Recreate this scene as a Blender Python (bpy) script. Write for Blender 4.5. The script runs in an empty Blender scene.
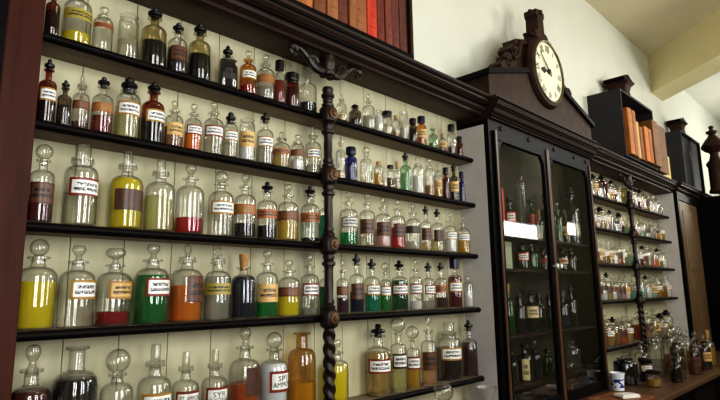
import bpy, bmesh, math, random
from mathutils import Vector, Matrix
random.seed(7)
C = bpy.context.scene.collection
ZE = 1.55                      # eye height: heights written as E+... are relative to the eye
PI = math.pi

# ------------------------------------------------------------------ materials
MATS = {}
def newmat(name):
    m = bpy.data.materials.new(name); m.use_nodes = True
    nt = m.node_tree; nt.nodes.clear()
    out = nt.nodes.new('ShaderNodeOutputMaterial')
    return m, nt, out
def N(nt, t, **kw):
    n = nt.nodes.new(t)
    for k, v in kw.items():
        if k in n.inputs.keys(): n.inputs[k].default_value = v
        else: setattr(n, k, v)
    return n
def lk(nt, a, b): nt.links.new(a, b)
def rgba(c): return (c[0], c[1], c[2], 1)
def s2l(c):
    return tuple((x/255/12.92 if x/255 <= .04045 else ((x/255+.055)/1.055)**2.4) for x in c)

def solid(name, c, rough=.5, var=.15, scale=8., metal=0., coat=0., bump=0., stretch=(1, 1, 1), spec=.5):
    """principled surface whose colour is broken up by stretched noise"""
    if name in MATS: return MATS[name]
    m, nt, out = newmat(name)
    c = s2l(c)
    tc = N(nt, 'ShaderNodeTexCoord'); mp = N(nt, 'ShaderNodeMapping'); mp.inputs['Scale'].default_value = stretch
    lk(nt, tc.outputs['Object'], mp.inputs['Vector'])
    nz = N(nt, 'ShaderNodeTexNoise', Scale=scale, Detail=5., Roughness=.6)
    lk(nt, mp.outputs['Vector'], nz.inputs['Vector'])
    rp = N(nt, 'ShaderNodeValToRGB')
    rp.color_ramp.elements[0].position = .3; rp.color_ramp.elements[1].position = .72
    rp.color_ramp.elements[0].color = rgba([x*(1-var) for x in c]); rp.color_ramp.elements[1].color = rgba([min(1, x*(1+var)) for x in c])
    lk(nt, nz.outputs['Fac'], rp.inputs['Fac'])
    p = N(nt, 'ShaderNodeBsdfPrincipled', Roughness=rough, Metallic=metal)
    p.inputs['Coat Weight'].default_value = coat; p.inputs['Specular IOR Level'].default_value = spec
    lk(nt, rp.outputs['Color'], p.inputs['Base Color'])
    if bump:
        b = N(nt, 'ShaderNodeBump', Strength=bump, Distance=.01); lk(nt, nz.outputs['Fac'], b.inputs['Height']); lk(nt, b.outputs['Normal'], p.inputs['Normal'])
    lk(nt, p.outputs['BSDF'], out.inputs['Surface'])
    MATS[name] = m; return m

def fresnel(nt, ior):
    """the same reflection from both sides of a thin wall"""
    g = N(nt, 'ShaderNodeNewGeometry'); mr = N(nt, 'ShaderNodeMapRange'); lk(nt, g.outputs['Backfacing'], mr.inputs[0])
    mr.inputs[3].default_value = ior; mr.inputs[4].default_value = 1/ior
    fr = N(nt, 'ShaderNodeFresnel'); lk(nt, mr.outputs[0], fr.inputs[0]); return fr

def glass(name, tint, edge=.35, dust=.05, spec=2.2, rough=.03):
    """thin blown glass: clear face-on, darker at the rim where one looks along the wall, reflecting by Fresnel"""
    if name in MATS: return MATS[name]
    m, nt, out = newmat(name)
    lw = N(nt, 'ShaderNodeLayerWeight', Blend=.5)
    rp = N(nt, 'ShaderNodeValToRGB'); e = rp.color_ramp.elements
    e[0].position = .25; e[0].color = rgba(tint); e[1].position = .95; e[1].color = rgba([x*edge for x in tint]); m_ = e.new(.78); m_.color = rgba([x*(.62+.38*edge) for x in tint])
    lk(nt, lw.outputs['Facing'], rp.inputs['Fac'])
    tr = N(nt, 'ShaderNodeBsdfTransparent'); lk(nt, rp.outputs['Color'], tr.inputs['Color'])
    gl = N(nt, 'ShaderNodeBsdfGlossy', Roughness=rough)
    df = N(nt, 'ShaderNodeBsdfDiffuse'); df.inputs['Color'].default_value = (.75, .73, .66, 1)
    fr = fresnel(nt, 1.5)
    mu = N(nt, 'ShaderNodeMath', operation='MULTIPLY', use_clamp=True); mu.inputs[1].default_value = spec; lk(nt, fr.outputs[0], mu.inputs[0])
    m0 = N(nt, 'ShaderNodeMixShader'); m0.inputs[0].default_value = dust
    lk(nt, tr.outputs[0], m0.inputs[1]); lk(nt, df.outputs[0], m0.inputs[2])
    m1 = N(nt, 'ShaderNodeMixShader')
    lk(nt, mu.outputs[0], m1.inputs[0]); lk(nt, m0.outputs[0], m1.inputs[1]); lk(nt, gl.outputs[0], m1.inputs[2])
    lk(nt, m1.outputs[0], out.inputs['Surface'])
    MATS[name] = m; return m

def liquid(name, c, clear=.55):
    """coloured liquid: light passes through it tinted and is scattered in it"""
    k = 'liquid ' + name
    if k in MATS: return MATS[k]
    m, nt, out = newmat(k)
    c = s2l(c)
    lw = N(nt, 'ShaderNodeLayerWeight', Blend=.4)
    rp = N(nt, 'ShaderNodeValToRGB'); e = rp.color_ramp.elements
    mx = max(max(c), .02)
    pw = .6 if clear < .6 else .35
    t = [min(1, (x/mx)**pw*(.6+.4*mx**.4)) for x in c]
    e[0].position = .3; e[0].color = rgba(t); e[1].position = .95; e[1].color = rgba([x*.45 for x in t])
    lk(nt, lw.outputs['Facing'], rp.inputs['Fac'])
    tr = N(nt, 'ShaderNodeBsdfTransparent'); lk(nt, rp.outputs['Color'], tr.inputs['Color'])
    df = N(nt, 'ShaderNodeBsdfDiffuse'); df.inputs['Color'].default_value = rgba(c)
    tl = N(nt, 'ShaderNodeBsdfTranslucent'); tl.inputs['Color'].default_value = rgba([min(1, x*1.15) for x in c])
    ms = N(nt, 'ShaderNodeMixShader'); ms.inputs[0].default_value = .35
    lk(nt, df.outputs[0], ms.inputs[1]); lk(nt, tl.outputs[0], ms.inputs[2])
    mm = N(nt, 'ShaderNodeMixShader'); mm.inputs[0].default_value = 1-clear
    lk(nt, tr.outputs[0], mm.inputs[1]); lk(nt, ms.outputs[0], mm.inputs[2])
    gl = N(nt, 'ShaderNodeBsdfGlossy', Roughness=.08)
    fr = fresnel(nt, 1.25)
    mo = N(nt, 'ShaderNodeMixShader'); lk(nt, fr.outputs[0], mo.inputs[0]); lk(nt, mm.outputs[0], mo.inputs[1]); lk(nt, gl.outputs[0], mo.inputs[2])
    lk(nt, mo.outputs[0], out.inputs['Surface'])
    MATS[k] = m; return m

def labelmat(name, paper, frame, fw=.1, ink=(25, 22, 30), lines=2, plain=False):
    """paper label on its own UV square: a painted frame, and worn illegible strokes of lettering"""
    k = 'label ' + name
    if k in MATS: return MATS[k]
    m, nt, out = newmat(k)
    uv = N(nt, 'ShaderNodeUVMap'); sp = N(nt, 'ShaderNodeSeparateXYZ'); lk(nt, uv.outputs[0], sp.inputs[0])
    def math_(op, a, b=None):
        n = N(nt, 'ShaderNodeMath', operation=op)
        for i, v in enumerate((a, b)):
            if v is None: continue
            if isinstance(v, (int, float)): n.inputs[i].default_value = v
            else: lk(nt, v, n.inputs[i])
        return n.outputs[0]
    u, v = sp.outputs[0], sp.outputs[1]
    du = math_('ABSOLUTE', math_('SUBTRACT', u, .5)); dv = math_('ABSOLUTE', math_('SUBTRACT', v, .5))
    fr = math_('MAXIMUM', math_('GREATER_THAN', du, .5-fw*.6), math_('GREATER_THAN', dv, .5-fw))
    nz = N(nt, 'ShaderNodeTexNoise', Scale=1., Detail=2.)
    mp = N(nt, 'ShaderNodeMapping'); mp.inputs['Scale'].default_value = (26, 9, 1); lk(nt, uv.outputs[0], mp.inputs['Vector'])
    oi = N(nt, 'ShaderNodeObjectInfo'); cx = N(nt, 'ShaderNodeCombineXYZ'); lk(nt, math_('MULTIPLY', oi.outputs['Random'], 90.), cx.inputs[0]); lk(nt, cx.outputs[0], mp.inputs['Location']); lk(nt, mp.outputs[0], nz.inputs['Vector'])
    st = math_('GREATER_THAN', nz.outputs['Fac'], .47)
    band = None
    for i in range(lines):
        c_ = .5 if lines == 1 else (.64, .36)[i]; wd = (.3, .36)[i % 2]
        b = math_('MULTIPLY', math_('LESS_THAN', math_('ABSOLUTE', math_('SUBTRACT', v, c_)), .09), math_('LESS_THAN', du, wd))
        band = b if band is None else math_('MAXIMUM', band, b)
    inkf = math_('MULTIPLY', st, band) if band is not None else None
    n2 = N(nt, 'ShaderNodeTexNoise', Scale=5., Detail=4.); lk(nt, uv.outputs[0], n2.inputs['Vector'])
    rp = N(nt, 'ShaderNodeValToRGB'); pc = s2l(paper)
    rp.color_ramp.elements[0].position = .3; rp.color_ramp.elements[0].color = rgba([x*.72 for x in pc]); rp.color_ramp.elements[1].position = .6; rp.color_ramp.elements[1].color = rgba(pc)
    lk(nt, n2.outputs['Fac'], rp.inputs['Fac'])
    def mix(f, a, b):
        n = N(nt, 'ShaderNodeMix', data_type='RGBA'); lk(nt, f, n.inputs[0])
        lk(nt, a, n.inputs[6])
        if isinstance(b, tuple): n.inputs[7].default_value = b
        else: lk(nt, b, n.inputs[7])
        return n.outputs[2]
    col = rp.outputs['Color']
    if inkf is not None: col = mix(inkf, col, rgba(s2l(ink)))
    if frame: col = mix(fr, col, rgba(s2l(frame)))
    p = N(nt, 'ShaderNodeBsdfPrincipled', Roughness=.35); lk(nt, col, p.inputs['Base Color'])
    lk(nt, p.outputs[0], out.inputs['Surface'])
    MATS[k] = m; return m

def emit(name, c, s):
    m, nt, out = newmat(name)
    e = N(nt, 'ShaderNodeEmission', Strength=s); e.inputs['Color'].default_value = rgba(c)
    lk(nt, e.outputs[0], out.inputs['Surface']); return m

# ------------------------------------------------------------------ mesh building
class MB:
    def __init__(s): s.bm = bmesh.new(); s.uv = None
    def box(s, x0, x1, y0, y1, z0, z1, mi=0):
        v = [s.bm.verts.new((x, y, z)) for x in (x0, x1) for y in (y0, y1) for z in (z0, z1)]
        for q in ((0, 1, 3, 2), (4, 6, 7, 5), (0, 4, 5, 1), (2, 3, 7, 6), (0, 2, 6, 4), (1, 5, 7, 3)):
            f = s.bm.faces.new([v[i] for i in q]); f.material_index = mi
        return s
    def prism(s, pts, axis, a0, a1, mi=0):
        """closed outline pts extruded along axis: 'x' takes (y,z), 'y' takes (x,z), 'z' takes (x,y)"""
        def P(p, a): return {'x': (a, p[0], p[1]), 'y': (p[0], a, p[1]), 'z': (p[0], p[1], a)}[axis]
        A = [s.bm.verts.new(P(p, a0)) for p in pts]; B = [s.bm.verts.new(P(p, a1)) for p in pts]
        fs = [s.bm.faces.new(A), s.bm.faces.new(B[::-1])]
        n = len(pts)
        for i in range(n): fs.append(s.bm.faces.new((A[i], B[i], B[(i+1) % n], A[(i+1) % n])))
        for f in fs: f.material_index = mi
        return s
    def lathe(s, prof, seg=20, c=(0, 0, 0), mi=0, sq=None, axis='z', twist=None, capb=True, capt=True):
        """prof: [(r,z)] ; sq: per-ring squareness exponent list ; axis z or y"""
        rings = []
        for i, (r, z) in enumerate(prof):
            ring = []
            for k in range(seg):
                a = 2*PI*k/seg; q = r
                if sq and sq[i]:
                    e = sq[i]; q = r/((abs(math.cos(a))**e+abs(math.sin(a))**e)**(1/e))
                if twist: q = r*(1+twist[0]*math.sin(twist[1]*a+twist[2]*z)) if i not in (0, len(prof)-1) else r
                x, y = q*math.cos(a), q*math.sin(a)
                ring.append(s.bm.verts.new((c[0]+x, c[1]+y, c[2]+z) if axis == 'z' else (c[0]+x, c[1]+z, c[2]+y)))
            rings.append(ring)
        fs = []
        for A, B in zip(rings, rings[1:]):
            for k in range(seg): fs.append(s.bm.faces.new((A[k], A[(k+1) % seg], B[(k+1) % seg], B[k])))
        if capb and prof[0][0] > 1e-6: fs.append(s.bm.faces.new(rings[0][::-1]))
        if capt and prof[-1][0] > 1e-6: fs.append(s.bm.faces.new(rings[-1]))
        for f in fs: f.material_index = mi
        return s
    def tube(s, path, r, seg=8, mi=0, closed=False):
        path = [Vector(p) for p in path]; rs = r if isinstance(r, (list, tuple)) else [r]*len(path)
        rings = []; n = len(path)
        for i, p in enumerate(path):
            a = path[(i-1) % n] if (closed or i) else path[0]; b = path[(i+1) % n] if (closed or i < n-1) else path[-1]
            t = (b-a).normalized(); u = t.cross(Vector((0, 0, 1)))
            if u.length < .1: u = t.cross(Vector((0, 1, 0)))
            u.normalize(); w = t.cross(u)
            rings.append([s.bm.verts.new(p+(u*math.cos(2*PI*k/seg)+w*math.sin(2*PI*k/seg))*rs[i]) for k in range(seg)])
        pr = list(zip(rings, rings[1:])) + ([(rings[-1], rings[0])] if closed else [])
        for A, B in pr:
            for k in range(seg): s.bm.faces.new((A[k], A[(k+1) % seg], B[(k+1) % seg], B[k])).material_index = mi
        if not closed:
            s.bm.faces.new(rings[0][::-1]).material_index = mi; s.bm.faces.new(rings[-1]).material_index = mi
        return s
    def patch(s, r, a0, a1, z0, z1, n=10, mi=0, c=(0, 0)):
        """curved label patch with UVs, angles measured about the bottle's axis"""
        if s.uv is None: s.uv = s.bm.loops.layers.uv.new('UVMap')
        cols = []
        for i in range(n+1):
            a = a0+(a1-a0)*i/n
            cols.append((s.bm.verts.new((c[0]+r*math.cos(a), c[1]+r*math.sin(a), z0)), s.bm.verts.new((c[0]+r*math.cos(a), c[1]+r*math.sin(a), z1)), i/n))
        for A, B in zip(cols, cols[1:]):
            f = s.bm.faces.new((A[0], B[0], B[1], A[1])); f.material_index = mi
            for l, uv in zip(f.loops, ((A[2], 0), (B[2], 0), (B[2], 1), (A[2], 1))): l[s.uv].uv = uv
        return s
    def build(s, name, mats, parent=None, smooth=True, bevel=0., loc=None):
        bmesh.ops.recalc_face_normals(s.bm, faces=s.bm.faces[:]) if s.uv is None else None
        if bevel:
            es = [e for e in s.bm.edges if len(e.link_faces) == 2 and e.calc_face_angle(0) > .7]
            bmesh.ops.bevel(s.bm, geom=es, offset=bevel, segments=2, affect='EDGES', profile=.5)
        if smooth:
            for f in s.bm.faces: f.smooth = True
            for e in s.bm.edges:
                if len(e.link_faces) == 2 and e.calc_face_angle(0) > .75: e.smooth = False
        me = bpy.data.meshes.new(name); s.bm.to_mesh(me); s.bm.free()
        for m in (mats if isinstance(mats, (list, tuple)) else [mats]): me.materials.append(m)
        o = bpy.data.objects.new(name, me); C.objects.link(o)
        if parent: o.parent = parent
        if loc: o.location = loc
        return o

def thing(name, label, cat, loc=(0, 0, 0), rz=0, group=None):
    o = bpy.data.objects.new(name, None); C.objects.link(o); o.empty_display_size = .05
    o.location = loc; o.rotation_euler = (0, 0, rz); o['label'] = label; o['category'] = cat
    if group: o['group'] = group
    return o
def tag(o, label, cat, group=None):
    o['label'] = label; o['category'] = cat
    if group: o['group'] = group
    return o
def struct(o): o['kind'] = 'structure'; return o

def text_tris(txt, size):
    """flat lettering as vertices (x,y centred) and polygons"""
    cu = bpy.data.curves.new('lettering', 'FONT'); cu.body = txt; cu.size = size; cu.align_x = 'CENTER'; cu.align_y = 'CENTER'; cu.resolution_u = 2
    ob = bpy.data.objects.new('lettering', cu); C.objects.link(ob)
    dg = bpy.context.evaluated_depsgraph_get(); dg.update()
    me = bpy.data.meshes.new_from_object(ob.evaluated_get(dg))
    vs = [v.co.copy() for v in me.vertices]; ps = [tuple(p.vertices) for p in me.polygons]
    bpy.data.objects.remove(ob); bpy.data.curves.remove(cu); bpy.data.meshes.remove(me)
    return vs, ps

# ------------------------------------------------------------------ palette
BLACKWOOD = solid('black painted wood', (20, 16, 17), .42, .3, 9, stretch=(1, 6, 6), spec=.1)
SHELFWOOD = solid('bounce lit brown shelf board', (126, 110, 94), .6, .22, 7, stretch=(.6, 5, 5))  # brown raised to hold the bounce light seen on the undersides
DARKWOOD = solid('dark stained wood', (50, 37, 30), .45, .35, 6, stretch=(.5, 7, 7), spec=.2)
CASEWOOD = solid('carved walnut', (60, 42, 33), .55, .35, 14, bump=.3, spec=.2)
REDWOOD = solid('reddish mahogany', (70, 38, 29), .5, .3, 5, stretch=(7, 7, .5), spec=.15)
BEADWOOD = solid('brown edge highlight beading', (84, 60, 44), .4, .3, 6, stretch=(7, 7, .6))  # lighter brown stands for the highlight along the stile edges
SOFFIT = solid('brown cornice underside', (74, 61, 51), .6, .2, 6, stretch=(.5, 6, 6))
BOARD = solid('cream painted boards', (188, 182, 154), .55, .09, 4, stretch=(3, 3, .6))
WHITEPAINT = solid('white painted panel', (190, 186, 184), .6, .07, 5)
WALLM = solid('off white plaster', (206, 207, 198), .8, .04, 1.6)
CEILM = solid('beige ceiling plaster', (208, 199, 172), .85, .05, 1.2)
BEAMM = solid('cream beam plaster', (226, 216, 176), .8, .05, 1.2)
FLOORM = solid('dark floor boards', (74, 58, 44), .5, .3, 3, stretch=(.5, 8, 1))
OPPM = solid('warm grey plaster', (188, 178, 152), .85, .06, 1.5)
COUNTER = solid('oiled counter top', (92, 66, 46), .35, .3, 5, stretch=(.5, 8, 8))
IRON = solid('bronze painted iron', (42, 31, 27), .38, .4, 20, metal=.2, bump=.2)
BRASS = solid('dull brass', (150, 118, 60), .35, .2, 20, metal=.9)
PANELBROWN = solid('faded brown panel', (104, 82, 56), .5, .3, 5, stretch=(6, 6, .4))

GLASS = {'clear': glass('clear glass', (.955, .955, .94), .16, .03), 'olive': glass('olive glass', (.76, .7, .48), .35, .02),
 'amber': glass('amber glass', (.5, .19, .08), .35, .015), 'amberlt': glass('pale amber glass', (.85, .52, .2), .35, .02),
 'smoke': glass('smoky glass', (.42, .36, .28), .4, .02), 'green': glass('green tinted glass', (.66, .8, .66), .35, .02),
 'honey': glass('honey glass', (.86, .68, .36), .35, .02), 'blue': glass('cobalt glass', (.06, .1, .55), .5, .02), 'bottlegreen': glass('bottle green glass', (.14, .7, .22), .4, .01), 'dark': glass('blackish glass', (.1, .1, .08), .5, .02)}
PANE = glass('cabinet door glass', (.95, .96, .94), .85, .004, 1.6, .005)
LIQ = {'yellow': (250, 234, 28), 'paleyellow': (218, 215, 160), 'black': (22, 15, 18), 'maroon': (92, 14, 22), 'red': (196, 28, 22), 'redbrown': (140, 44, 22), 'brown': (84, 46, 24), 'brownp': (168, 130, 92),
 'amberp': (206, 180, 118), 'amberg': (255, 226, 60), 'white': (236, 234, 232), 'grey': (186, 184, 174), 'pale': (220, 216, 196), 'orange': (250, 158, 26), 'orangebr': (216, 116, 30), 'navy': (16, 22, 56), 'green': (14, 138, 70),
 'dkgreen': (10, 62, 40), 'teal': (14, 140, 122), 'greenm': (40, 140, 66), 'greenp': (186, 208, 184), 'tealp': (176, 214, 208), 'crimson': (168, 12, 38), 'plum': (74, 40, 52), 'pink': (224, 184, 182), 'golden': (214, 176, 62),
 'yellowbr': (206, 172, 62), 'yellowpl': (222, 200, 84), 'milk': (240, 242, 250), 'pinkamber': (214, 172, 128), 'brownblk': (44, 24, 18), 'blue': (24, 34, 140)}
CLEAR = {'black': .08, 'navy': .25, 'brownblk': .12, 'white': .12, 'milk': .05, 'maroon': .4, 'plum': .4, 'pale': .75, 'grey': .6, 'paleyellow': .65, 'amberp': .65, 'dkgreen': .45, 'tealp': .4, 'greenp': .5, 'pink': .35, 'pinkamber': .62}
def liq(n): return liquid(n, LIQ[n], CLEAR.get(n, .5))
LAB = {'white': ((238, 238, 236), (160, 122, 52)), 'redw': ((238, 237, 234), (124, 46, 28)), 'text1': ((234, 232, 228), (112, 48, 28)), 'text2': ((232, 230, 226), (120, 44, 24)), 'text3': ((234, 234, 230), (124, 50, 30)),
 'darkw': ((230, 228, 226), (44, 26, 24)), 'tan': ((206, 172, 112), None), 'tanpt': ((208, 172, 104), (160, 118, 60)), 'brown': ((104, 70, 52), (88, 50, 34)), 'darkp': ((86, 58, 46), None), 'dark': ((58, 50, 44), None),
 'olive': ((168, 152, 74), None), 'orange': ((166, 108, 64), (160, 84, 44)), 'grey': ((206, 204, 196), (120, 110, 96)),
 'tanband': ((158, 114, 64), (150, 84, 40)), 'brownband': ((122, 82, 56), (96, 54, 34)), 'darkband': ((70, 58, 52), None), 'neckband': ((140, 82, 48), None)}
def labm(n):
    p, f = LAB[n]
    return labelmat(n, p, f, .13 if n not in ('brown', 'orange') else .07, lines=0 if n in ('text1', 'text2', 'text3', 'tanband', 'brownband', 'darkband', 'neckband', 'darkp') else 2, ink=(40, 30, 26) if n in ('tan', 'tanpt') else (24, 22, 34))
INK = solid('black ink', (20, 18, 24), .5, .1)
GSTOP = glass('stopper glass', (.92, .92, .88), .3, .05)
BLK = solid('black stopper', (24, 20, 22), .3, .2)
CORK = solid('cork', (168, 130, 86), .8, .25, 60)
BLUECAP = solid('navy cap', (20, 24, 52), .3, .2)

WIN_E = 1.0
PW = [28, 25, 20, 36, 10, 8, 16, 44, 36]
EXPO = -0.42
LOOK = 'High Contrast'
SZ = [0.7924, 0.5178, 0.2165, -0.0891, -0.4693]
# ------------------------------------------------------------------ room
XL, XR, YO, ZC = -2.6, 11.8, -2.95, ZE+2.85
struct(MB().box(XL-.1, XR+.1, 0, .12, 0, ZC+.1).build('wall_back', WALLM, smooth=False))
struct(MB().box(XL-.1, XL, YO, 0, 0, ZC+.1).build('wall_left', OPPM, smooth=False))
struct(MB().box(XR, XR+.1, YO, 0, 0, ZC+.1).build('wall_right', WALLM, smooth=False))
struct(MB().box(XL-.1, XR+.1, YO-.12, 0.12, -.1, 0).build('floor', FLOORM, smooth=False))
struct(MB().box(XL-.1, XR+.1, YO-.12, 0.12, ZC+.1, ZC+.2).build('ceiling', CEILM, smooth=False))
# lowered ceiling ahead of the oblique beam, then the beam itself
e_ = (7.15-.62*3.72/.78*.785, -2.95)
struct(MB().prism([(XL-.1, 0), (XL-.1, YO-.12), (4.97, YO-.12), (7.35, 0)], 'z', ZC, ZC+.1).build('ceiling_plaster', CEILM, smooth=False))
struct(MB().prism([(7.35, 0), (4.97, YO-.12), (XR+.1, YO-.12), (XR+.1, 0)], 'z', ZC, ZC+.1).build('ceiling_end', WALLM, smooth=False))
bd = Vector((-.62, -.78, 0)).normalized(); p0 = Vector((7.15, 0, 0))-bd*.0; L_ = 3.75
p1 = p0+bd*L_
b = MB().prism([(p0.x, 0), (p1.x, p1.y), (p1.x+.44, p1.y), (p0.x+.44, 0)], 'z', ZE+2.38, ZC)
struct(b.build('ceiling_beam', BEAMM, smooth=False))
# opposite wall with its windows (seen only as reflections)
WIN = [(-.95, .15, 1.2, 3.2), (1.0, 2.2, 1.2, 3.2), (3.4, 4.6, 1.2, 3.2), (7.25, 9.1, ZE+.85, ZE+1.13), (10.15, 10.75, ZE+1.03, ZE+1.3)]
wb = MB(); xs = XL-.1
for (x0, x1, z0, z1) in WIN:
    wb.box(xs, x0, YO-.12, YO, 0, ZC+.1); wb.box(x0, x1, YO-.12, YO, 0, z0); wb.box(x0, x1, YO-.12, YO, z1, ZC+.1); xs = x1
wb.box(xs, XR+.1, YO-.12, YO, 0, ZC+.1)
struct(wb.build('wall_front', OPPM, smooth=False))
DAY = emit('daylight behind the window', (.95, 1., 1.), WIN_E)
DAY2 = emit('bright sky behind the high window', (.95, 1., .97), 9)
for i, (x0, x1, z0, z1) in enumerate(WIN):
    w = struct(thing('window_%d' % (i+1), 'daylit window in the shop front', 'window'))
    del w['label']; del w['category']
    MB().box(x0, x1, YO-.11, YO-.1, z0, z1).build('pane', DAY if i < 3 else DAY2, w, smooth=False)
    f = MB(); t = .05
    if i < 3:
        f.box(x0, x0+t, YO-.09, YO+.01, z0, z1).box(x1-t, x1, YO-.09, YO+.01, z0, z1).box(x0, x1, YO-.09, YO+.01, z0, z0+t).box(x0, x1, YO-.09, YO+.01, z1-t, z1)
        xm = (x0+x1)/2; f.box(xm-.05, xm+.05, YO-.09, YO, z0, z1)
    else:
        t = .012; f.box(x0, x1, YO-.09, YO+.005, z0, z0+t).box(x0, x1, YO-.09, YO+.005, z1-t, z1)
    f.build('window_frame', WHITEPAINT, w, smooth=False)

# ------------------------------------------------------------------ wall shelving
def molding(x0, x1, y, z, steps, mat, name, parent, mi=None):
    """stepped and rounded cornice: steps = [(projection, height)] from the bottom up"""
    pts = [(0, z)]
    for (p, h) in steps: pts.append((-p, z+h))
    pts.append((0, pts[-1][1]))
    return MB().prism([(y+a, c) for a, c in pts], 'x', x0, x1).build(name, mat, parent, smooth=False)
CORN = [(.02, 0), (.035, .004), (.035, .018), (.045, .022), (.06, .03), (.064, .042), (.056, .05), (.056, .06), (.075, .066), (.088, .078), (.09, .092), (.082, .098), (.1, .1), (.104, .112)]
def column(parent, x, ztop, n=None):
    """iron pillar on the shelf fronts: knuckles with rosettes at the shelves, twisted below"""
    y = -.168
    zs = [ZE+z for z in SZ]
    col = thing('pillar', '', '')
    for k in ('label', 'category'): del col[k]
    col.parent = parent
    top = ZE+ztop
    spans = [(zs[0], top-.10), (zs[1], zs[0]), (zs[2], zs[1]), (zs[3], zs[2])]
    for (a, c) in spans:
        a_, c_ = a+.026, c-.052; Lh = c_-a_
        pr = [(.026, 0), (.028, .01), (.02, .018), (.024, .03), (.018, .045), (.0195, Lh*.5), (.018, Lh-.07), (.021, Lh-.05), (.029, Lh-.045), (.029, Lh-.033), (.02, Lh-.028), (.026, Lh-.012), (.022, Lh)]
        MB().lathe(pr, 20, (x, y, a_)).build('shaft', IRON, col)
    zb = ZE-.73; Lh = zs[3]-.052-zb
    n_ = 150
    pr = [(.024, 0)]+[(.0235, Lh*i/n_) for i in range(1, n_)]+[(.024, Lh)]
    MB().lathe(pr, 24, (x, y, zb), twist=(.16, 2, 118)).build('shaft', IRON, col)
    for z in zs[:4]:
        b = MB().lathe([(.02, -.055), (.034, -.047), (.038, -.036), (.038, .012), (.033, .022), (.022, .027)], 8, (x, y, z))
        b.lathe([(.026, 0), (.024, -.006), (.014, -.008), (.011, -.014), (1e-4, -.016)], 8, (x, y-.034, z-.012), axis='y', mi=1)
        b.build('collar', [IRON, solid('worn bronze rosette', (96, 68, 46), .4, .3, 30, metal=.3)], col, bevel=0)
    b = MB()
    b.lathe([(.02, 0), (.03, .006), (.032, .02), (.026, .026), (.034, .05), (.036, .09), (.03, .1)], 12, (x, y, top-.1)).build('capital', IRON, col)
    for s in (-1, 1):     # scrolled bracket arms under the soffit
        b = MB()
        path = [(x+s*.02, y, top-.10)]
        for i in range(22):
            t = i/21; path.append((x+s*(.02+.19*t), y+.004, top-.085+.062*t**.6-.02*math.sin(t*PI*2)))
        b.tube(path, [.022-.013*i/22 for i in range(23)], 8)
        sp = [(x+s*(.085+(.034-.0011*i)*math.cos(i*.42)), y, top-.058+(.034-.0011*i)*math.sin(i*.42)) for i in range(26)]
        b.tube(sp, [.012-.0003*i for i in range(26)], 7)
        lf = [(x+s*(.195-.02*math.cos(i*.5)), y, top-.03+.02*math.sin(i*.5)) for i in range(12)]
        b.tube(lf, [.008+.001*(i % 3) for i in range(12)], 6)
        b.build('scroll_bracket', IRON, col)
    return col

def rack(name, label, x0, x1, xp, ends, cor0=None, cor1=None):
    root = thing(name, label, 'shelving', ((x0+x1)/2, 0, ZE-.73))
    off = (-root.location.x, -root.location.y, -root.location.z)
    g = 1.06
    # tongue and groove boards
    b = MB(); x = x0-.04; st = .1713; xx = .2695 if x0 < 2 else x0-.03
    while xx < x1+.05:
        a, c = max(xx, x0-.03)+.0016, min(xx+st, x1+.034)-.0016
        if c-a > .01: b.box(a, c, -.012, -.001, ZE-.729, ZE+g)
        xx += st
    back = b.build('back_panel', BOARD, root, smooth=False, loc=off)
    MB().box(x0-.03, x1+.034, -.0045, -.0006, ZE-.729, ZE+g).build('groove_backing', BLACKWOOD, back, smooth=False)
    for z in SZ:
        s = MB().box(x0-.02, x1-.012, -.136, -.0125, ZE+z-.026, ZE+z).build('shelf', SHELFWOOD, root, smooth=False, loc=off)
        # rounded black front edge
        pts = [(-.134, ZE+z)]+[(-.134-.017*math.sin(t), ZE+z-.0145+.0145*math.cos(t)) for t in [i*PI/8 for i in range(1, 8)]]+[(-.134, ZE+z-.029)]
        nb = MB().prism(pts, 'x', x0-.02, x1-.012)
        nb.box(x1-.014, x1+.001, -.134, -.014, ZE+z-.0255, ZE+z-.0005)
        nb.build('nosing', BLACKWOOD, s)
    col = column(root, xp, g); col.location = off
    c0, c1 = (cor0 if cor0 is not None else x0-.1), (cor1 if cor1 is not None else x1+.034)
    MB().box(c0, c1, -.19, -.0125, ZE+g, ZE+g+.02).build('soffit_board', SOFFIT, root, smooth=False, loc=off)
    co = molding(c0, c1, -.165, ZE+g-.006, CORN, DARKWOOD, 'cornice', root); co.location = off
    rl = MB()
    for q, zz in ((.0385, .02), (.068, .052), (.094, .088)):
        rl.tube([(c0, -.165-q, ZE+g+zz), (c1, -.165-q, ZE+g+zz)], .006, 8)
    rl.build('cornice_bead', BLACKWOOD, co)
    MB().box(c0, c1, -.19, -.001, ZE+g+.02, ZE+g+.105).build('cornice_top', DARKWOOD, root, smooth=False, loc=off)
    if ends:
        e = MB().box(.348, .4435, -.172, -.001, ZE-.729, ZE+g+.0).build('end_upright', REDWOOD, root, smooth=False, bevel=.003, loc=off)
    return root
near = rack('wall_shelving', 'dark wall shelving with five bottle shelves and carved pillar beside the glazed cabinet', .4635, 2.796, 1.585, True, -.4, 2.828)
far = rack('wall_shelving', 'smaller looking wall shelving beyond the glazed cabinet, below the orange books', 4.4, 6.75, 5.44, False, 4.39, 6.79)

# dark cupboard before the brown upright
cup = thing('cupboard', 'dark cupboard edge beside the red brown upright', 'cupboard', (-.2, 0, ZE-.73))
MB().box(-1.0, .344, -.2, -.001, 0, 1.78).build('carcass', BLACKWOOD, cup, smooth=False, loc=(.2, 0, 0))
d = MB().box(-.6, .325, -.216, -.2005, .03, 1.4).box(-.5, .2, -.222, -.2165, .13, 1.3).build('door', BLACKWOOD, cup, smooth=False, bevel=.004, loc=(.2, 0, 0))
MB().lathe([(.006, 0), (.006, -.012), (.014, -.018), (.012, -.028), (1e-4, -.03)], 12, (.26, -.217, .75), axis='y').build('knob', BRASS, d)

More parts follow.
